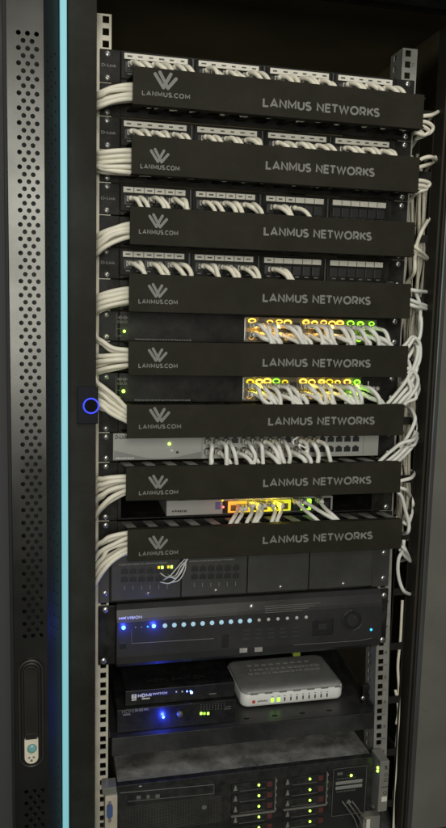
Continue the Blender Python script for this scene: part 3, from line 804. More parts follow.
# ------------------------------------------------------------------ module panel
zt, zb = -754., -824.
t = thing('phone_panel', 'dark grey telephone module panel with black sockets at left and two blank plates at right', 'panel', (0, 0, zb))
for xa_, xb_ in ((-243.5, -226), (217, 247.5)):
    bm = nb(); box(bm, xa_, xb_, -2.5, -.3, zb, -741, 1); obj('rack_ear', bm, MODULE, t)
screw(t, -233, -808); screw(t, 236, xz(382.3,553,-3)[1]); screw(t, 237, xz(382,578.5,-3)[1])
bm = nb(); box(bm, -225.6, 216.6, -2, 250, zb, -741, .8); obj('chassis', bm, DEVBLK, t)
div = [-224.5, -113, -4, 102, 216]
for n in range(4):
    a, b = div[n]+1, div[n+1]-1
    bm = nb(); box(bm, a, b, -6, -2.1, zb+4, -745, 1.0); p = obj('module', bm, MODULE, t)
    u = [148, 216, 281, 343.8][n]; v = [594, 591, 587.3, 584][n]
    sx_, sz_ = xz(u, v, -7); screw(p, sx_, sz_, -6.1, 3.4)
    if n < 2:
        uu = [(124.5,8.6,6),(194.5,8.3,6)][n]
        for q in range(6):
            x, z_ = xz(uu[0]+uu[1]*q, (571 if n == 0 else 568.5)-.2*q, -6)
            for zz in (z_, z_-13):
                bm = nb(); box(bm, x-5.4, x+5.4, -6.5, -6.1, zz-4.8, zz+3.4, .3); box(bm, x-2.5, x+2.5, -6.5, -6.15, zz+3.4, zz+5.2)
                obj('socket', bm, DARKPORT, p)
            bm = nb(); box(bm, x-.5, x+.5, -6.3, -6.05, z_-31, z_-24); obj('marking', bm, PRINT, p)
        marks(p, a+12, b-22, zt-9, zt-6, -6.02, PRINT, 8+n)
        if n == 0:
            for u_, v_ in ((158.8,567.5),(162.2,567.5),(168.3,567),(171.6,567)):
                x, z_ = xz(u_, v_, -7); bm = nb(); box(bm, x-1.7, x+1.7, -7.6, -6.1, z_-2.2, z_+2.2, .5); obj('status_light', bm, L_GREENB if u_ in (162.2,171.6) else L_YELL, p)
for n, pp in enumerate([[(160,573),(168,577),(176,569),(182,562),(188,556)], [(160,582),(170,583),(180,574),(185,564),(189,556)], [(168,575),(175,576),(181,566),(186,561),(189,556)],
                        [(169,583),(179,580),(185,570),(186,562),(190,556)], [(163,580),(170,577),(176,578),(183,567),(187,558)]]):
    P = [at(u, v, y) for (u, v), y in zip(pp, (-6, -18, -24, -26, -30))]
    cable(P, .95, '%s thin white wire plugged into the telephone sockets, from the upper left' % ORD[n], 'thin white telephone wires', mat('white_wire', (.7,.69,.64), .5), name='telephone_wire', cat='wire')

# ------------------------------------------------------------------ video recorder
zt, zb = -826., -927.
t = thing('video_recorder', 'black two-unit video recorder with a row of round lights and a jog dial', 'video recorder', (0, 0, zb))
for xa_, xb_ in ((-243.5, -216), (232, 248)):
    bm = nb(); box(bm, xa_, xb_, -3, -.3, zb+1, zt-2, 2.2); obj('rack_ear', bm, DEVBLK, t)
for s_ in ((-232.5, zt-9, 6), (-235, zb+8, 6), (240, xz(382,595.5,-3)[1], 6), (241, xz(380.7,640,-3)[1], 6)): screw(t, s_[0], s_[1], -3.2, 5.2)
bm = nb(); box(bm, -214, 226, 2, 380, zb+4, zt-4, 1); obj('case', bm, DEVBLK, t)
bm = nb()
xprism(bm, [(1.8, zt), (-6, zt), (-14, zt-6), (-20, zt-19), (-21, zt-24), (-21, zb+20), (-19, zb+8), (-11, zb), (1.8, zb)], -215.8, 230)
bmesh.ops.bevel(bm, geom=[e for e in bm.edges if abs(e.verts[0].co.x-e.verts[1].co.x) < .1], offset=1.2, segments=2, affect='EDGES')
bz = obj('bezel', bm, NVRM, t)
FY = -21.
print_word('HIKVISION', *[xz(u, 617, FY)[0] for u in (119, 142)], xz(130,619.3,FY)[1], 5.2, FY-.02, WPRINT, bz, weight=.22)
def led(u, v, r, m_, nm='indicator_light', flat=.6, parent=bz, y=FY, sz=1.):
    x, z_ = xz(u, v, y); bm = nb(); dome(bm, (x, y-.3, z_), r, flat); return obj(nm, bm, m_, parent, True)
led(123.5, 627.6, 3.3, L_BLUE); led(153.8, 626, 3.3, L_BLUE); led(147.7, 626.6, 1.3, L_TEAL)
led(135.5, 627.2, .8, BTN); led(141.5, 627, .8, BTN)
for n in range(16):
    u = 164.9+n*(306.2-164.9)/15; v = 625.6+(617.2-625.6)*n/15
    led(u, v, 3.7 if n < 10 else 3.0, L_CYAN if 0 < n < 10 else (L_CYAN if n == 0 else BTN), 'channel_button')
led(371.2, 629.6, 2.2, L_TEAL)
def frect(u0, v0, u1, v1, y, d, m_, nm, parent, bev=.4):
    a = xz(u0, v0, y); b = xz(u1, v1, y); bm = nb(); box(bm, a[0], b[0], y-d, y+.2, b[1], a[1], bev); return obj(nm, bm, m_, parent)
# drive bay seams
def seam(pts, y, nm, m_, parent, w=.45):
    bm = nb(); P = [Vector((*xz(u, v, y), 0)) for u, v in pts]; P = [Vector((p.x, y-.15, p.y)) for p in P]
    for a, b in zip(P, P[1:]): tube(bm, [a, b], w, 5, 50)
    return obj(nm, bm, m_, parent)
seam([(131.5,629.5),(131.5,643.5),(214,638.5)], FY, 'drive_bay_seam', NVRL, bz)
frect(222, 634, 228.3, 647.5, FY, .5, NVRD, 'slot', bz); frect(119.5, 643, 126, 648.5, FY, .4, NVRD, 'infrared_window', bz)
for n, (u, v) in enumerate(((243.2,650.2),(258.3,649.3))):
    q = frect(u-3.8, v-1.9, u+3.8, v+1.7, FY, 2.2, SILVER, 'usb_port', bz)
for r_ in range(3):
    for c_ in range(5):
        u = 246+c_*12.4; v = 630.5+r_*4.2-c_*.7
        frect(u-3.4, v-.9, u+3.4, v+.9, FY, .7, NVRB, 'button', bz, .3)
frect(312.5, 619.5, 332.5, 633.8, FY, .8, NVRD, 'direction_pad', bz, 1.5); frect(318.5, 624, 326.5, 629.2, FY, 1.6, NVRM, 'direction_pad', bz, .8)
x, z_ = xz(352, 620, FY)
bm = nb(); cyl(bm, (x, FY+.1, z_), 19, -1.8, n=40, r2=18); q = obj('jog_dial', bm, NVRD, bz); bm = nb(); torus(bm, (x, FY-1.8, z_), 18, .8, n=44); obj('dial_ring', bm, NVRB, bz, True)
bm = nb(); cyl(bm, (x, FY-1.7, z_), 11, -2.4, n=32, r2=9.5); dome(bm, (x+5, FY-4, z_+5), 2.4, .3); obj('dial_centre', bm, NVRM, bz)
x, z_ = xz(251, 606, -14); bm = nb(); dome(bm, (x, -15.5, z_), 4.8, .8); obj('front_knob', bm, STEEL, bz, True)
bm = nb()
for q in range(4):
    for sgn in (-1, 1):
        a = xz(251+sgn*14, 608.5+q*1.7-sgn*.9, -19.5-q*.4); b = xz(251+sgn*(70 if sgn > 0 else 52)+(-6*q), 605+q*1.7-(3.2 if sgn > 0 else -2.4), -19.5-q*.4)
        tube(bm, [(a[0], -17.8-q*1.2, zt-14-q*3.1), (b[0], -17.8-q*1.2, zt-14-q*3.1)], .45, 5, 60)
obj('grille_line', bm, NVRL, bz)
seam([(294,645),(360,640.5),(372,638)], FY+.2, 'lower_groove', NVRL, bz)
# cable end hanging below the recorder at the back
cable([at(236,650,20), at(246,653,24), at(258,648,40), at(268,642,70)], 3.2, 'dark grey cable lying under the black recorder above the router', 'loose', mat('dark_cable', (.12,.12,.11), .5), name='power_cable')
bpy.data.objects['power_cable'].pop('group', None) if 'power_cable' in bpy.data.objects else None
p = at(297, 654.5, 110); bm = nb(); box(bm, p.x-7, p.x+7, 110, 122, p.z-4, p.z+7, 1.5); o = obj('green_glow_block', bm, mat('lime_glow_paint', (.22,.30,.03), .4), None, origin=p); tag(o, 'small lime green block coloured as an indicator glow between the recorder and the router', 'plug')  # lime colour stands in for a small indicator glow behind the recorder

# ------------------------------------------------------------------ shelf with splitters and router
SZ = -1052.
t = thing('rack_shelf', 'wide dark steel shelf with a folded front lip, holding the splitters and the white router', 'shelf', (0, 0, SZ-30))
bm = nb()
pt = lambda x, d, z: Vector((x, z, SZ-d))
hx = [(-150,14),(-100,14),(-50,14),(0,16),(50,16),(100,16),(150,16)]
prevx = -222
for n, (x, y) in enumerate(hx):
    nx = (x+hx[n+1][0])/2 if n < 6 else 232
    holed(bm, pt, prevx, nx, -2, 34, x+8, 16, 5.5, n=12, depth=2, sz=3.2); prevx = nx
quad(bm, pt, -222, 232, 34, 360)
box(bm, -222, 232, 34.2, 360, SZ-3.5, SZ-2.2)
obj('tray', bm, SHELF, t)
bm = nb(); box(bm, -221, 234, -4, -2.1, SZ-31, SZ-.3, .7); obj('front_lip', bm, SHELF, t)
for xa_ in (-225.5, 232.6):
    bm = nb(); xprism(bm, [(-1, SZ+.5), (-1, SZ+10), (300, SZ+45), (300, SZ+.5)], xa_, xa_+2); obj('side_bracket', bm, SHELF, t)
bm = nb(); box(bm, 224, 242, 26, 29, SZ-22, SZ+36, 3); ob_ = obj('side_tab', bm, DEVBLK, t); screw(t, 224, SZ+12, 24, 4)

# lower splitter
lz0, lz1 = SZ+1.5, -1011.
t = thing('video_splitter', 'lower black splitter box with a bright blue light and two green lights', 'splitter', (-110, 60, SZ), 'black splitter boxes')
bm = nb(); box(bm, -212, -14, 8, 130, lz0, lz1, 1.2); obj('case', bm, HDMIM, t)
F = 7.9
text('HDMI', xz(122,713,F)[0], xz(134,711,F)[0], xz(135,712.5,F)[1], 6, F-.02, PRINTD, t)
marks(t, xz(135,713,F)[0], xz(149,709,F)[0], xz(135,712,F)[1], xz(135,708.5,F)[1], F, PRINTD, 4, 2, 4)
bm = nb(); a = xz(123,713.3,F); box(bm, a[0], a[0]+12, F-.3, F, a[1]-4.2, a[1]-1.4); obj('marking', bm, PRINTD, t)
x, z_ = xz(163.3, 717, F); bm = nb(); dome(bm, (x, F-.3, z_), 2.4, .8); obj('status_light', bm, L_BLUE, t, True)
x, z_ = xz(179.5, 713, F); bm = nb(); cyl(bm, (x, F, z_), 5.2, -6, n=24, r2=4.6); obj('knob', bm, SRVGRY, t, True)
for u in (201, 204.3, 208): 
    x, z_ = xz(u, 713.3, F); bm = nb(); box(bm, x-1.8, x+1.8, F-1.2, F, z_-2, z_+2, .4); obj('status_light', bm, L_GREENB if u != 204.3 else L_GREEN, t)
bm = nb()
for r_ in range(4):
    for c_ in range(9):
        x, z_ = xz(201+c_*2.9, 710-r_*1.8-c_*.15, F); box(bm, x-.7, x+.7, F-.25, F-.01, z_-.5, z_+.5)
for q in (0,1): x, z_ = xz(224, 707+q*2.2, F); box(bm, x, x+12, F-.25, F-.01, z_-.5, z_+.5)
obj('marking', bm, PRINTD, t)
for sx_ in (-200, -28):
    bm = nb(); cyl(bm, (sx_, 20, SZ+.1), 4, 1.3, 'Z'); obj('foot', bm, RUBBER, t)
# upper splitter
uz0, uz1 = -1010., -984.
t = thing('video_splitter', 'upper black splitter box printed HDMI SWITCH, resting on the lower one', 'splitter', (-105, 70, uz0), 'black splitter boxes')
bm = nb(); box(bm, -198, -14, 16, 150, uz0+.2, uz1, 1.2); obj('case', bm, HDMIM, t)
F = 15.9
print_word('HDMI', xz(138,697,F)[0], xz(151.5,697,F)[0], xz(144,697.2,F)[1], 6.5, F-.02, WPRINT, t, weight=.24)
text('SWITCH', xz(152.5,696,F)[0], xz(167,696,F)[0], xz(160,694.3,F)[1], 3.6, F-.02, WPRINT, t, bold=.02)
a = xz(131.5,698.3,F); bm = nb()
box(bm, a[0], a[0]+8.2, F-.3, F, a[1]-1, a[1]+6.5, .2); obj('emblem', bm, WPRINT, t)
text('7', a[0]+2.2, a[0]+6, a[1]+.3, 5, F-.32, DARKPORT, t)
bm = nb(); box(bm, a[0]+17, a[0]+30, F-.3, F, a[1]-3.6, a[1]-1.6); box(bm, a[0], a[0]+8, F-.3, F, a[1]-4.2, a[1]-2.2); obj('marking', bm, WPRINT, t)
for n, u in enumerate((176.3,182.2,187,190.5)):
    x, z_ = xz(u, 691.5-.2*n, F); bm = nb(); box(bm, x-1.2, x+1.2, F-.6, F, z_-1.6, z_+1, .3); obj('marking', bm, WPRINT if n < 2 else L_BLUES, t)
x, z_ = xz(191.5, 692.5, F); bm = nb(); dome(bm, (x, F-.2, z_), 2.2, .7); obj('status_light', bm, emit('lamp_blue_white', (.25,.4,1), 9), t, True)
x, z_ = xz(209, 694, F); bm = nb(); box(bm, x, x+12, F-1, F, z_-1, z_+1, .3); obj('button', bm, SRVGRY, t)
# lettering lying on its lid
ob_ = text('HDMI SWITCH', -160, -62, 0, 6, 0, mat('faint_print', (.028,.028,.03), .5), t, 'lid_lettering')
for v in ob_.data.vertices:
    w_ = v.co/S + ORG[t.name]; v.co = (Vector((w_.x, 40+w_.z*1.7, uz1+.1-w_.y))-ORG[t.name])*S

# router
t = thing('router', 'white router with rounded corners and a grey lid, standing on the wide shelf', 'router', (100, 100, SZ))
def rrect(x0, x1, y0, y1, r, n=8):
    out = []
    for cx, cy, a0 in ((x1-r, y0+r, -PI/2), (x1-r, y1-r, 0), (x0+r, y1-r, PI/2), (x0+r, y0+r, PI)):
        for q in range(n+1): a = a0+PI/2*q/n; out.append((cx+r*math.cos(a), cy+r*math.sin(a)))
    return out
def loft(bm, levels):
    rows = [[bm.verts.new((x, y, z)) for x, y in ring] for ring, z in levels]
    for a, b in zip(rows, rows[1:]):
        for i in range(len(a)): bm.faces.new((a[i], a[(i+1) % len(a)], b[(i+1) % len(a)], b[i]))
    bm.faces.new(rows[0][::-1]); bm.faces.new(rows[-1])
X0, X1, Y0, Y1 = 6, 196, 44, 168
bm = nb(); loft(bm, [(rrect(X0+5, X1-5, Y0+5, Y1-5, 12), SZ+2), (rrect(X0+1.5, X1-1.5, Y0+1.5, Y1-1.5, 14), SZ+4), (rrect(X0, X1, Y0, Y1, 15), SZ+8), (rrect(X0, X1, Y0, Y1, 15), SZ+25), (rrect(X0+.8, X1-.8, Y0+.8, Y1-.8, 15), SZ+26.2)])
body = obj('body', bm, ROUTER, t, True)
bm = nb(); loft(bm, [(rrect(X0+1.5, X1-1.5, Y0+2, Y1-1.5, 15), SZ+26.3), (rrect(X0+1, X1-1, Y0+1.5, Y1-1, 15), SZ+28.5), (rrect(X0+3, X1-3, Y0+3.5, Y1-3, 14), SZ+31), (rrect(X0+9, X1-9, Y0+10, Y1-9, 11), SZ+32.2)])
lid = obj('lid', bm, ROUTTOP, t, True)
bm = nb()
for q in range(7): x = X0+16+q*26; box(bm, x, x+14, Y0-.1, Y0+3, SZ+25.4, SZ+26.6, .2)
obj('vent_slot', bm, ROUTEDG, body)
bm = nb(); cyl(bm, (X0+22, Y0+.1, SZ+13), 3.1, -.5, n=18); obj('emblem', bm, RED, body)
marks(body, X0+29, X0+47, SZ+11, SZ+15, Y0+.05, SRVGRY, 11, 1.5, 3)
for n in range(10):
    x = X0+56+n*11.3
    m_ = L_GREEN if n < 2 else DARKST
    bm = nb(); box(bm, x-(2.6 if n < 2 else 1.3), x+(2.6 if n < 2 else 1.3), Y0-.5, Y0+.2, SZ+9.5, SZ+16.5, .4); obj('status_light', bm, m_, body)
    bm = nb(); box(bm, x-1.8, x+1.8, Y0-.3, Y0+.1, SZ+19, SZ+20); obj('marking', bm, PRINTD, body)
LPALE = mat('lid_pale', (.36,.36,.34), .5)
rr = random.Random(5)
for row, yy in enumerate((104, 118)):
    bm = nb(); x = 34+row*6
    while x < 168: w_ = rr.uniform(4, 11); box(bm, x, x+w_, yy, yy+7, SZ+32.25, SZ+32.6); x += w_+rr.uniform(1.5, 4)
    obj('lid_marking', bm, LPALE, lid)
bm = nb()
for q in range(9): x = 40+q*14; box(bm, x, x+8, 136, 141, SZ+32.25, SZ+32.6)
obj('lid_marking', bm, mat('lid_pale', (.36,.36,.34), .5), lid)

# ------------------------------------------------------------------ server
zt, zb = -1126., -1216.
t = thing('rack_server', 'black rack server at the bottom with eight drive bays and a dusty steel lid', 'server', (0, 200, zb))
bm = nb(); box(bm, -212, 228, -8, 640, zb+1, zt, 1.0); obj('lid', bm, SRVTOP, t)
bm = nb(); box(bm, -214, 229, -20, -8.2, zb, zt+.8, 1.2); fr = obj('bezel', bm, SERVER, t)
FY = -20.
def fx(u, v): return xz(u, v, FY)
bm = nb(); a = fx(140, 786); box(bm, a[0]-2, a[0]+3, FY-1, FY+2, a[1]-1, a[1]+.5, .2); obj('latch', bm, SILVER, fr)
od = frect(127, 791, 214, 799.5, FY, .5, SERVER, 'optical_drive', t, .4)
seam([(120,793),(214,784.5),(214,793.5),(128,801.5)], FY-.5, 'drive_seam', SRVGRY, od, .5)
for n, u in enumerate((138.5,148,157.5)):
    x, z_ = xz(u, 797-.6*n, FY); bm = nb(); box(bm, x-(3.6 if n != 1 else 2.6), x+(3.6 if n != 1 else 2.6), FY-1.4, FY-.5, z_-3.2, z_+3, .5); obj('button', bm, SRVGRY, od)
# mesh vent
x0, _ = fx(121, 808); x1, _ = fx(221, 800); zt_v = xz(170, 801.5, FY)[1]
bm = nb(); n = 26
box(bm, x0, x1, FY-.4, FY+.1, zb+4, zt_v+2, .2)
vent = obj('vent_grille', bm, DARKPORT, t)
bm = nb()
for q in range(16): z_ = zt_v-q*3.1; box(bm, x0, x1, FY-1.4, FY-.5, z_-.6, z_+.6)
for q in range(36): x = x0+q*(x1-x0)/35; box(bm, x-.5, x+.5, FY-1.7, FY-.45, zt_v-47, zt_v+1)
obj('vent_bars', bm, mat('vent_dark_grey', (.035,.035,.032), .5, var=.3, vscale=30), vent)
bm = nb(); cx_, cz_ = xz(204, 806.5, FY); cyl(bm, (cx_, FY-1.8, cz_), 4.5, -.6, n=6); obj('vent_emblem', bm, SRVGRY, vent)
for col, (ul, uled, ured, v0) in enumerate(((235.5,258.9,269.6,784.3),(287.7,310.0,320.7,778.3))):
    xl = xz(ul-4, 790, FY)[0]; xr = xz(ured+4.5, 785, FY)[0]
    for r_ in range(5):
        v = v0+r_*10.6
        zc = xz(uled, v, FY)[1]
        d_ = thing  # each drive is lifted out as a caddy but reads as part of the server front
        bm = nb(); box(bm, xl, xr, FY-3, FY-.1, zc-7.6, zc+6.6, .8); dv = obj('drive_bay', bm, SERVER, t)
        x = xz(ul, v, FY-3)[0]
        bm = nb(); prism(bm, [(x-3.2, zc-4), (x+3.2, zc-4), (x+2.2, zc), (x+1, zc+5), (x-1, zc+5), (x-2.2, zc)], FY-4, FY-3.1); obj('drive_latch', bm, EARM, dv)
        x = xz(uled, v, FY-3)[0]
        bm = nb(); dome(bm, (x, FY-3.4, zc+1), 2.0, .7); obj('status_light', bm, L_GREENB, dv, True)
        x = xz(ured, v, FY-3)[0]
        bm = nb(); box(bm, x-4.5, x+4.5, FY-4, FY-3.1, zc-4.2, zc+5, .5); obj('release_button', bm, MAROON, dv)
        bm = nb(); box(bm, xl+14, xr-16, FY-3.5, FY-3.05, zc-6.8, zc-6.0); obj('drive_seam', bm, SRVGRY, dv)
    zt_ = xz(uled, v0, FY)[1]
    bm = nb(); box(bm, xr+1, xr+2.6, FY-4, FY-.1, zt_-50, zt_+9, .4)
    if col == 0 or 1: box(bm, xl, xr+2.4, FY-3.9, FY-.15, zt_-52, zt_-50.6, .3)
    for q in range(5): box(bm, xr+3, xr+4.6, FY-3, FY-.1, zt_+2-q*13, zt_+6-q*13, .4)
    obj('bay_divider', bm, EARM, t)
# status display panel
a = fx(333, 768.5); b = fx(366, 812)
bm = nb(); box(bm, a[0], 218, FY-1, FY-.1, b[1], a[1], 1.5); dp = obj('status_display', bm, NVRD, t)
x0, x1 = a[0], 218
bm = nb()
for q in (0, 1, 2, 3): 
    if q < 2: box(bm, x0+1, x1-1, FY-1.5, FY-1.05, (a[1]-1 if q == 0 else b[1]+1)-.4, (a[1]-1 if q == 0 else b[1]+1)+.4)
    else: xx = x0+1 if q == 2 else x1-1; box(bm, xx-.4, xx+.4, FY-1.5, FY-1.05, b[1]+1.5, a[1]-1.5)
obj('display_frame', bm, SRVGRY, dp)
for rr in (0, 1):
    bm = nb(); box(bm, x0+6, x1-8, FY-1.6, FY-1.05, a[1]-31-rr*9, a[1]-25-rr*9, .4); obj('memory_lights', bm, mat('display_grey', (.2,.2,.19), .5), dp)
bm = nb()
for q in range(10): box(bm, x0+8+q*3.6, x0+10+q*3.6, FY-1.5, FY-1.05, a[1]-21, a[1]-19.5); box(bm, x0+8+q*3.6, x0+10+q*3.6, FY-1.5, FY-1.05, a[1]-45, a[1]-43)
box(bm, x0+8, x0+18, FY-1.5, FY-1.05, a[1]-13, a[1]-8); box(bm, x0+26, x0+40, FY-1.5, FY-1.05, a[1]-16, a[1]-15)
obj('marking', bm, SRVGRY, dp)
x, z_ = xz(351, 775, FY); bm = nb(); dome(bm, (x, FY-1.4, z_), 2.3, .7); obj('status_light', bm, L_GREENB, dp, True)
x, z_ = xz(348.5, 801, FY); bm = nb(); prism(bm, [(x-5, z_-3), (x+5, z_-3), (x+3, z_+1), (x, z_+4), (x-3, z_+1)], FY-1.8, FY-1.05); obj('marking', bm, EARM, dp)
# right ear block
bm = nb(); box(bm, 232, 249, -42, -4, xz(380,812,-42)[1], xz(380,764,-42)[1]+4, 1.6); eb = obj('ear_block', bm, EARM, t)
xe = 232
def side(bm_, y0, y1, z0, z1, d=.5): box(bm_, xe-d, xe-.05, y0, y1, z0, z1, .15)
ezt = xz(380,764,-42)[1]
bm = nb(); dome(bm, (xe-.4, -34, ezt-12), 2.4, .8); dome(bm, (xe-.4, -34, ezt-18), 2.4, .8); obj('status_light', bm, L_GREENB, eb, True)
text('R', 241, 246.5, ezt-12, 8, -42.05, DARKST, eb, 'marking', bold=.03)
bm = nb(); torus(bm, (243.5, -42.2, ezt-21), 2.8, .5); torus(bm, (243.5, -42.2, ezt-31), 2.8, .5); torus(bm, (243.5, -42.2, ezt-55), 3, .5); obj('marking', bm, DARKST, eb, True)
bm = nb(); box(bm, 236, 248.5, -42.5, -42.02, ezt-44, ezt-43); obj('marking', bm, DARKST, eb)
bm = nb(); box(bm, 237.5, 247.5, -42.7, -42.02, ezt-71, ezt-62, .3); obj('marking', bm, LABEL, eb)
# left ear block with blue video socket
a = xz(105, 797, -34); b = xz(117.5, 797, -34)
bm = nb(); box(bm, a[0], b[0], -34, -4, zb-2, a[1], 1.5); eb = obj('ear_block', bm, BEIGE, t)
bm = nb(); box(bm, a[0]-4, b[0]-1, -30, -4, a[1]+.3, a[1]+12, 1.5); obj('ear_cap', bm, CLEARP, t)
c = xz(109.5, 810.5, -34)
bm = nb(); stadium(bm, c[0], c[1]+12, c[1]-11, 9.5, -38, -34.05, 10); vg = obj('video_socket', bm, BLUEC, eb)
for dz_ in (15.5, -15):
    bm = nb(); cyl(bm, (c[0], -34, c[1]+dz_), 3, -4, n=6); obj('socket_nut', bm, STEEL, eb)
# thin wires and a metal clip under the right side
for n in range(3):
    P = [at(342+n*5, 801, -24), at(348+n*5, 809, -30), at(355+n*5, 820, -28), at(360+n*5, 835, -20)]
    cable(P, 1.3, '%s thin grey wire below the server display panel' % ORD[n], 'thin wires below the server display', SRVGRY, name='wire', cat='wire')
p = at(363, 817, -26); q = at(379, 832, -26)
bm = nb(); box(bm, p.x, q.x, -28, -12, q.z, p.z, 1); o = obj('metal_clip', bm, EARM, None, origin=p); tag(o, 'small bare metal clip under the right end of the server', 'clip')
bm = nb(); box(bm, p.x+6, p.x+13, -29, -28.1, q.z+4, p.z-4, .6); oo = obj('clip_window', bm, LABEL, None); oo.parent = o
for v in oo.data.vertices: v.co -= p*S

# ------------------------------------------------------------------ cables at the right of the rack
RC = [
 ([(414,117),(424,116),(432,115),(438,112)], -20), ([(412,121),(426,122),(433,127),(430,133),(420,136)], -14), ([(413,124),(424,127),(429,131),(425,135),(416,133)], -22), ([(411,128),(420,131),(424,136),(418,138)], -8),
 ([(414,163),(424,158),(431,157),(436,160)], -16), ([(412,169),(424,166),(432,163),(436,158)], -24), ([(413,180),(424,181),(430,184),(424,189),(414,190)], -16), ([(412,185),(424,186),(427,189),(418,192)], -24),
 ([(429,219),(422,231),(417,244),(415,258),(414.5,272)], -16), ([(414,246),(420,251),(427,258)], -26), ([(413,250),(420,255),(426,259)], -12),
 ([(409,289.5),(418,291),(426,292)], -20), ([(408,299),(418,303),(426,306)], -14), ([(408,304),(417,307),(426,309)], -26), ([(416,292),(420,306),(420,322),(419,334)], -6),
 ([(402,348),(408,342),(412,337),(418,341),(419,356),(416,368)], -18), ([(404,354),(411,343),(415,338),(420,345),(419,362),(410,376),(402,384)], -26),
 ([(408,358),(414,348),(420,336),(421,318)], -10), ([(406,368),(414,372),(418,380),(415,390),(405,402)], -30), ([(409,366),(416,377),(419,388),(416,396)], -22),
 ([(384,408),(396,394),(406,381),(414,367),(418,350)], -34), ([(389,409),(401,395),(410,384),(417,368)], -28), ([(394,410),(404,398),(411,390),(408,378),(410,366)], -36), ([(399,410),(407,402),(416,398),(413,386),(406,376)], -24),
 ([(379,462),(390,452),(402,443),(413,440),(417,434)], -34), ([(385,463),(394,456),(404,448),(414,445)], -26), ([(391,463),(399,456),(407,448),(416,442)], -36), ([(396,463),(404,456),(412,447),(417,438)], -20),
 ([(400,448),(408,436),(414,424),(415,417)], -20), ([(404,450),(412,440),(416,428),(414,418)], -10),
 ([(396,482),(404,480),(411,478),(414,474)], -18), ([(400,488),(406,490),(411,497),(413,505)], -24), ([(398,492),(402,497),(406,512),(409,524),(408,532)], -20), ([(396,518),(402,521),(408,524),(412,512)], -10),
 ([(404,540),(403,550),(399,558),(398,570),(400,582),(404,591),(410,594)], -14), ([(402,546),(406,551),(410,560),(408,556)], -20), ([(400,549),(405,556),(410,561)], -8),
]
side_names = ['topmost','topmost','topmost','topmost','second','second','second','second','third','third','third','fourth','fourth','fourth','fourth',
              'fifth','fifth','fifth','fifth','fifth','sixth','sixth','sixth','sixth','seventh','seventh','seventh','seventh','seventh','seventh',
              'eighth','eighth','eighth','eighth','ninth','ninth','ninth']
where = {'topmost':'beside the topmost printed cover','second':'beside the second printed cover','third':'beside the third printed cover','fourth':'beside the fourth printed cover',
         'fifth':'beside the fifth printed cover','sixth':'above the right end of the sixth printed cover','seventh':'above the right end of the seventh printed cover',
         'eighth':'beside the seventh printed cover','ninth':'beside the lowest printed cover'}
cnt = {}
for (pp, y), s_ in zip(RC, side_names):
    n = cnt.get(s_, 0); cnt[s_] = n+1
    L = len(pp)
    P = []
    for q, (u, v) in enumerate(pp):
        yy = y + (10*(q/(L-1)-.3) if L > 1 else 0)
        if u > 438.7-.0615*(v-190)-9: yy = 16
        P.append(at(u, v, yy))
    # the free end turns back into the channel behind the frame lip
    e_ = P[-1]; d_ = (P[-1]-P[-2]).normalized()
    if pp[-1][0] > 400: P.append(e_+Vector((max(4, d_.x*14), 26, d_.z*12))); P.append(e_+Vector((max(7, d_.x*20), 60, d_.z*22-10)))
    cable(P, 3.1, '%s white cable %s' % (ORD[n], where[s_]), 'white cables at the right rail', CABLE if s_ in ('topmost','second','third') else CABLEG, name='network_cable')
for n, pp in enumerate([[(404,600),(403,620),(402,640),(399.5,665),(400.5,690),(400,720),(398,745),(397,775),(395,800),(395,835)], [(397,690),(399,700),(400,712),(398,724)]]):
    cable([at(u-1.5, v, 15) for u, v in pp], 2.6, ['long white cable running down behind the bracket right of the router', 'short white cable bowed behind the bracket beside the shelf'][n],
          'white cables behind the side bracket', CABLE, name='network_cable')

rr = random.Random(21)
for n in range(9):
    x_ = 262+n*3.6; P = []; z_ = -95.-rr.uniform(0, 60)
    while z_ > -780: P.append((x_+rr.uniform(-5, 5)+lean(z_), 20+rr.uniform(0, 22), z_)); z_ -= rr.uniform(55, 95)
    cable(P, 2.9, '%s long white cable from the left, hanging straight down beside the right rail' % ORD[n], 'long white cables in the right-hand channel', CABLE, name='network_cable')

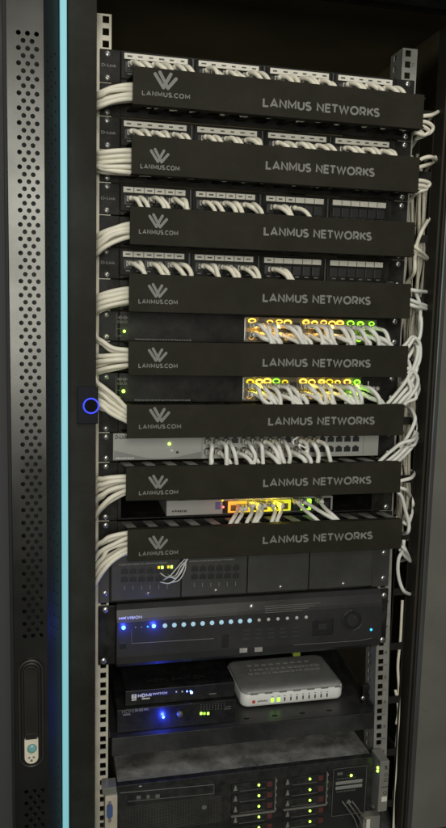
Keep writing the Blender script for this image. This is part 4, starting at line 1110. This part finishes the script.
# ------------------------------------------------------------------ light
W = bpy.data.worlds.new('World'); scene.world = W; W.use_nodes = True
W.node_tree.nodes['Background'].inputs[0].default_value = (.95, 1.0, .95, 1); W.node_tree.nodes['Background'].inputs[1].default_value = .07
def area(name, loc, target, sx, sy, power, col):
    L = bpy.data.lights.new(name, 'AREA'); L.shape = 'RECTANGLE'; L.size = sx; L.size_y = sy; L.energy = power; L.color = col
    o = bpy.data.objects.new(name, L); C.objects.link(o); o.location = loc
    o.rotation_euler = (Vector(target)-Vector(loc)).to_track_quat('-Z', 'Y').to_euler(); return o
area('room_window_lamp', (-.42, -2.35, -.12), (-.3, 0, -.35), .55, 1.1, 33, (1.0, .98, .89))
area('ceiling_lamp', (.25, -1.5, 1.15), (0, 0, -.7), .9, .5, 15, (1.0, .97, .90))
def glow(u, v, y, col, e, r=1.5):
    L = bpy.data.lights.new('indicator_glow', 'POINT'); L.energy = e; L.color = col; L.shadow_soft_size = r*S
    o = bpy.data.objects.new('indicator_glow', L); C.objects.link(o); p_ = at(u, v, y+9); p_.y = y; o.location = p_*S
glow(123.5, 627.6, -30, (.03,.06,1), .045); glow(153.8, 626, -30, (.03,.06,1), .055); glow(163.3, 717, -1, (.03,.06,1), .16)
glow(124.3, 331.3, -13, (.5,1,.08), .003); glow(123.5, 391.3, -13, (.5,1,.08), .005)
for u_, v_, c_ in ((256,327,(1,.5,.06)),(276,327,(1,.5,.06)),(309,327,(1,.5,.06)),(330,327,(1,.5,.06)),(362,329,(.4,1,.05)),
                   (254,386,(1,.75,.05)),(276,386,(.7,1,.05)),(306,386,(1,.7,.05)),(326,386,(1,.7,.05)),(354,387,(.4,1,.05))):
    glow(u_, v_, -24, c_, .032, 3)
glow(251, 501, -12, (1,.7,.02), .03, 4); glow(275, 501, -12, (1,.75,.02), .03, 4); glow(229, 504, -10, (1,.2,.1), .006)

scene.view_settings.view_transform = 'Standard'; scene.view_settings.look = 'None'
scene.view_settings.exposure = 0; scene.view_settings.gamma = 1
scene.render.engine = 'CYCLES'
scene.cycles.max_bounces = 6
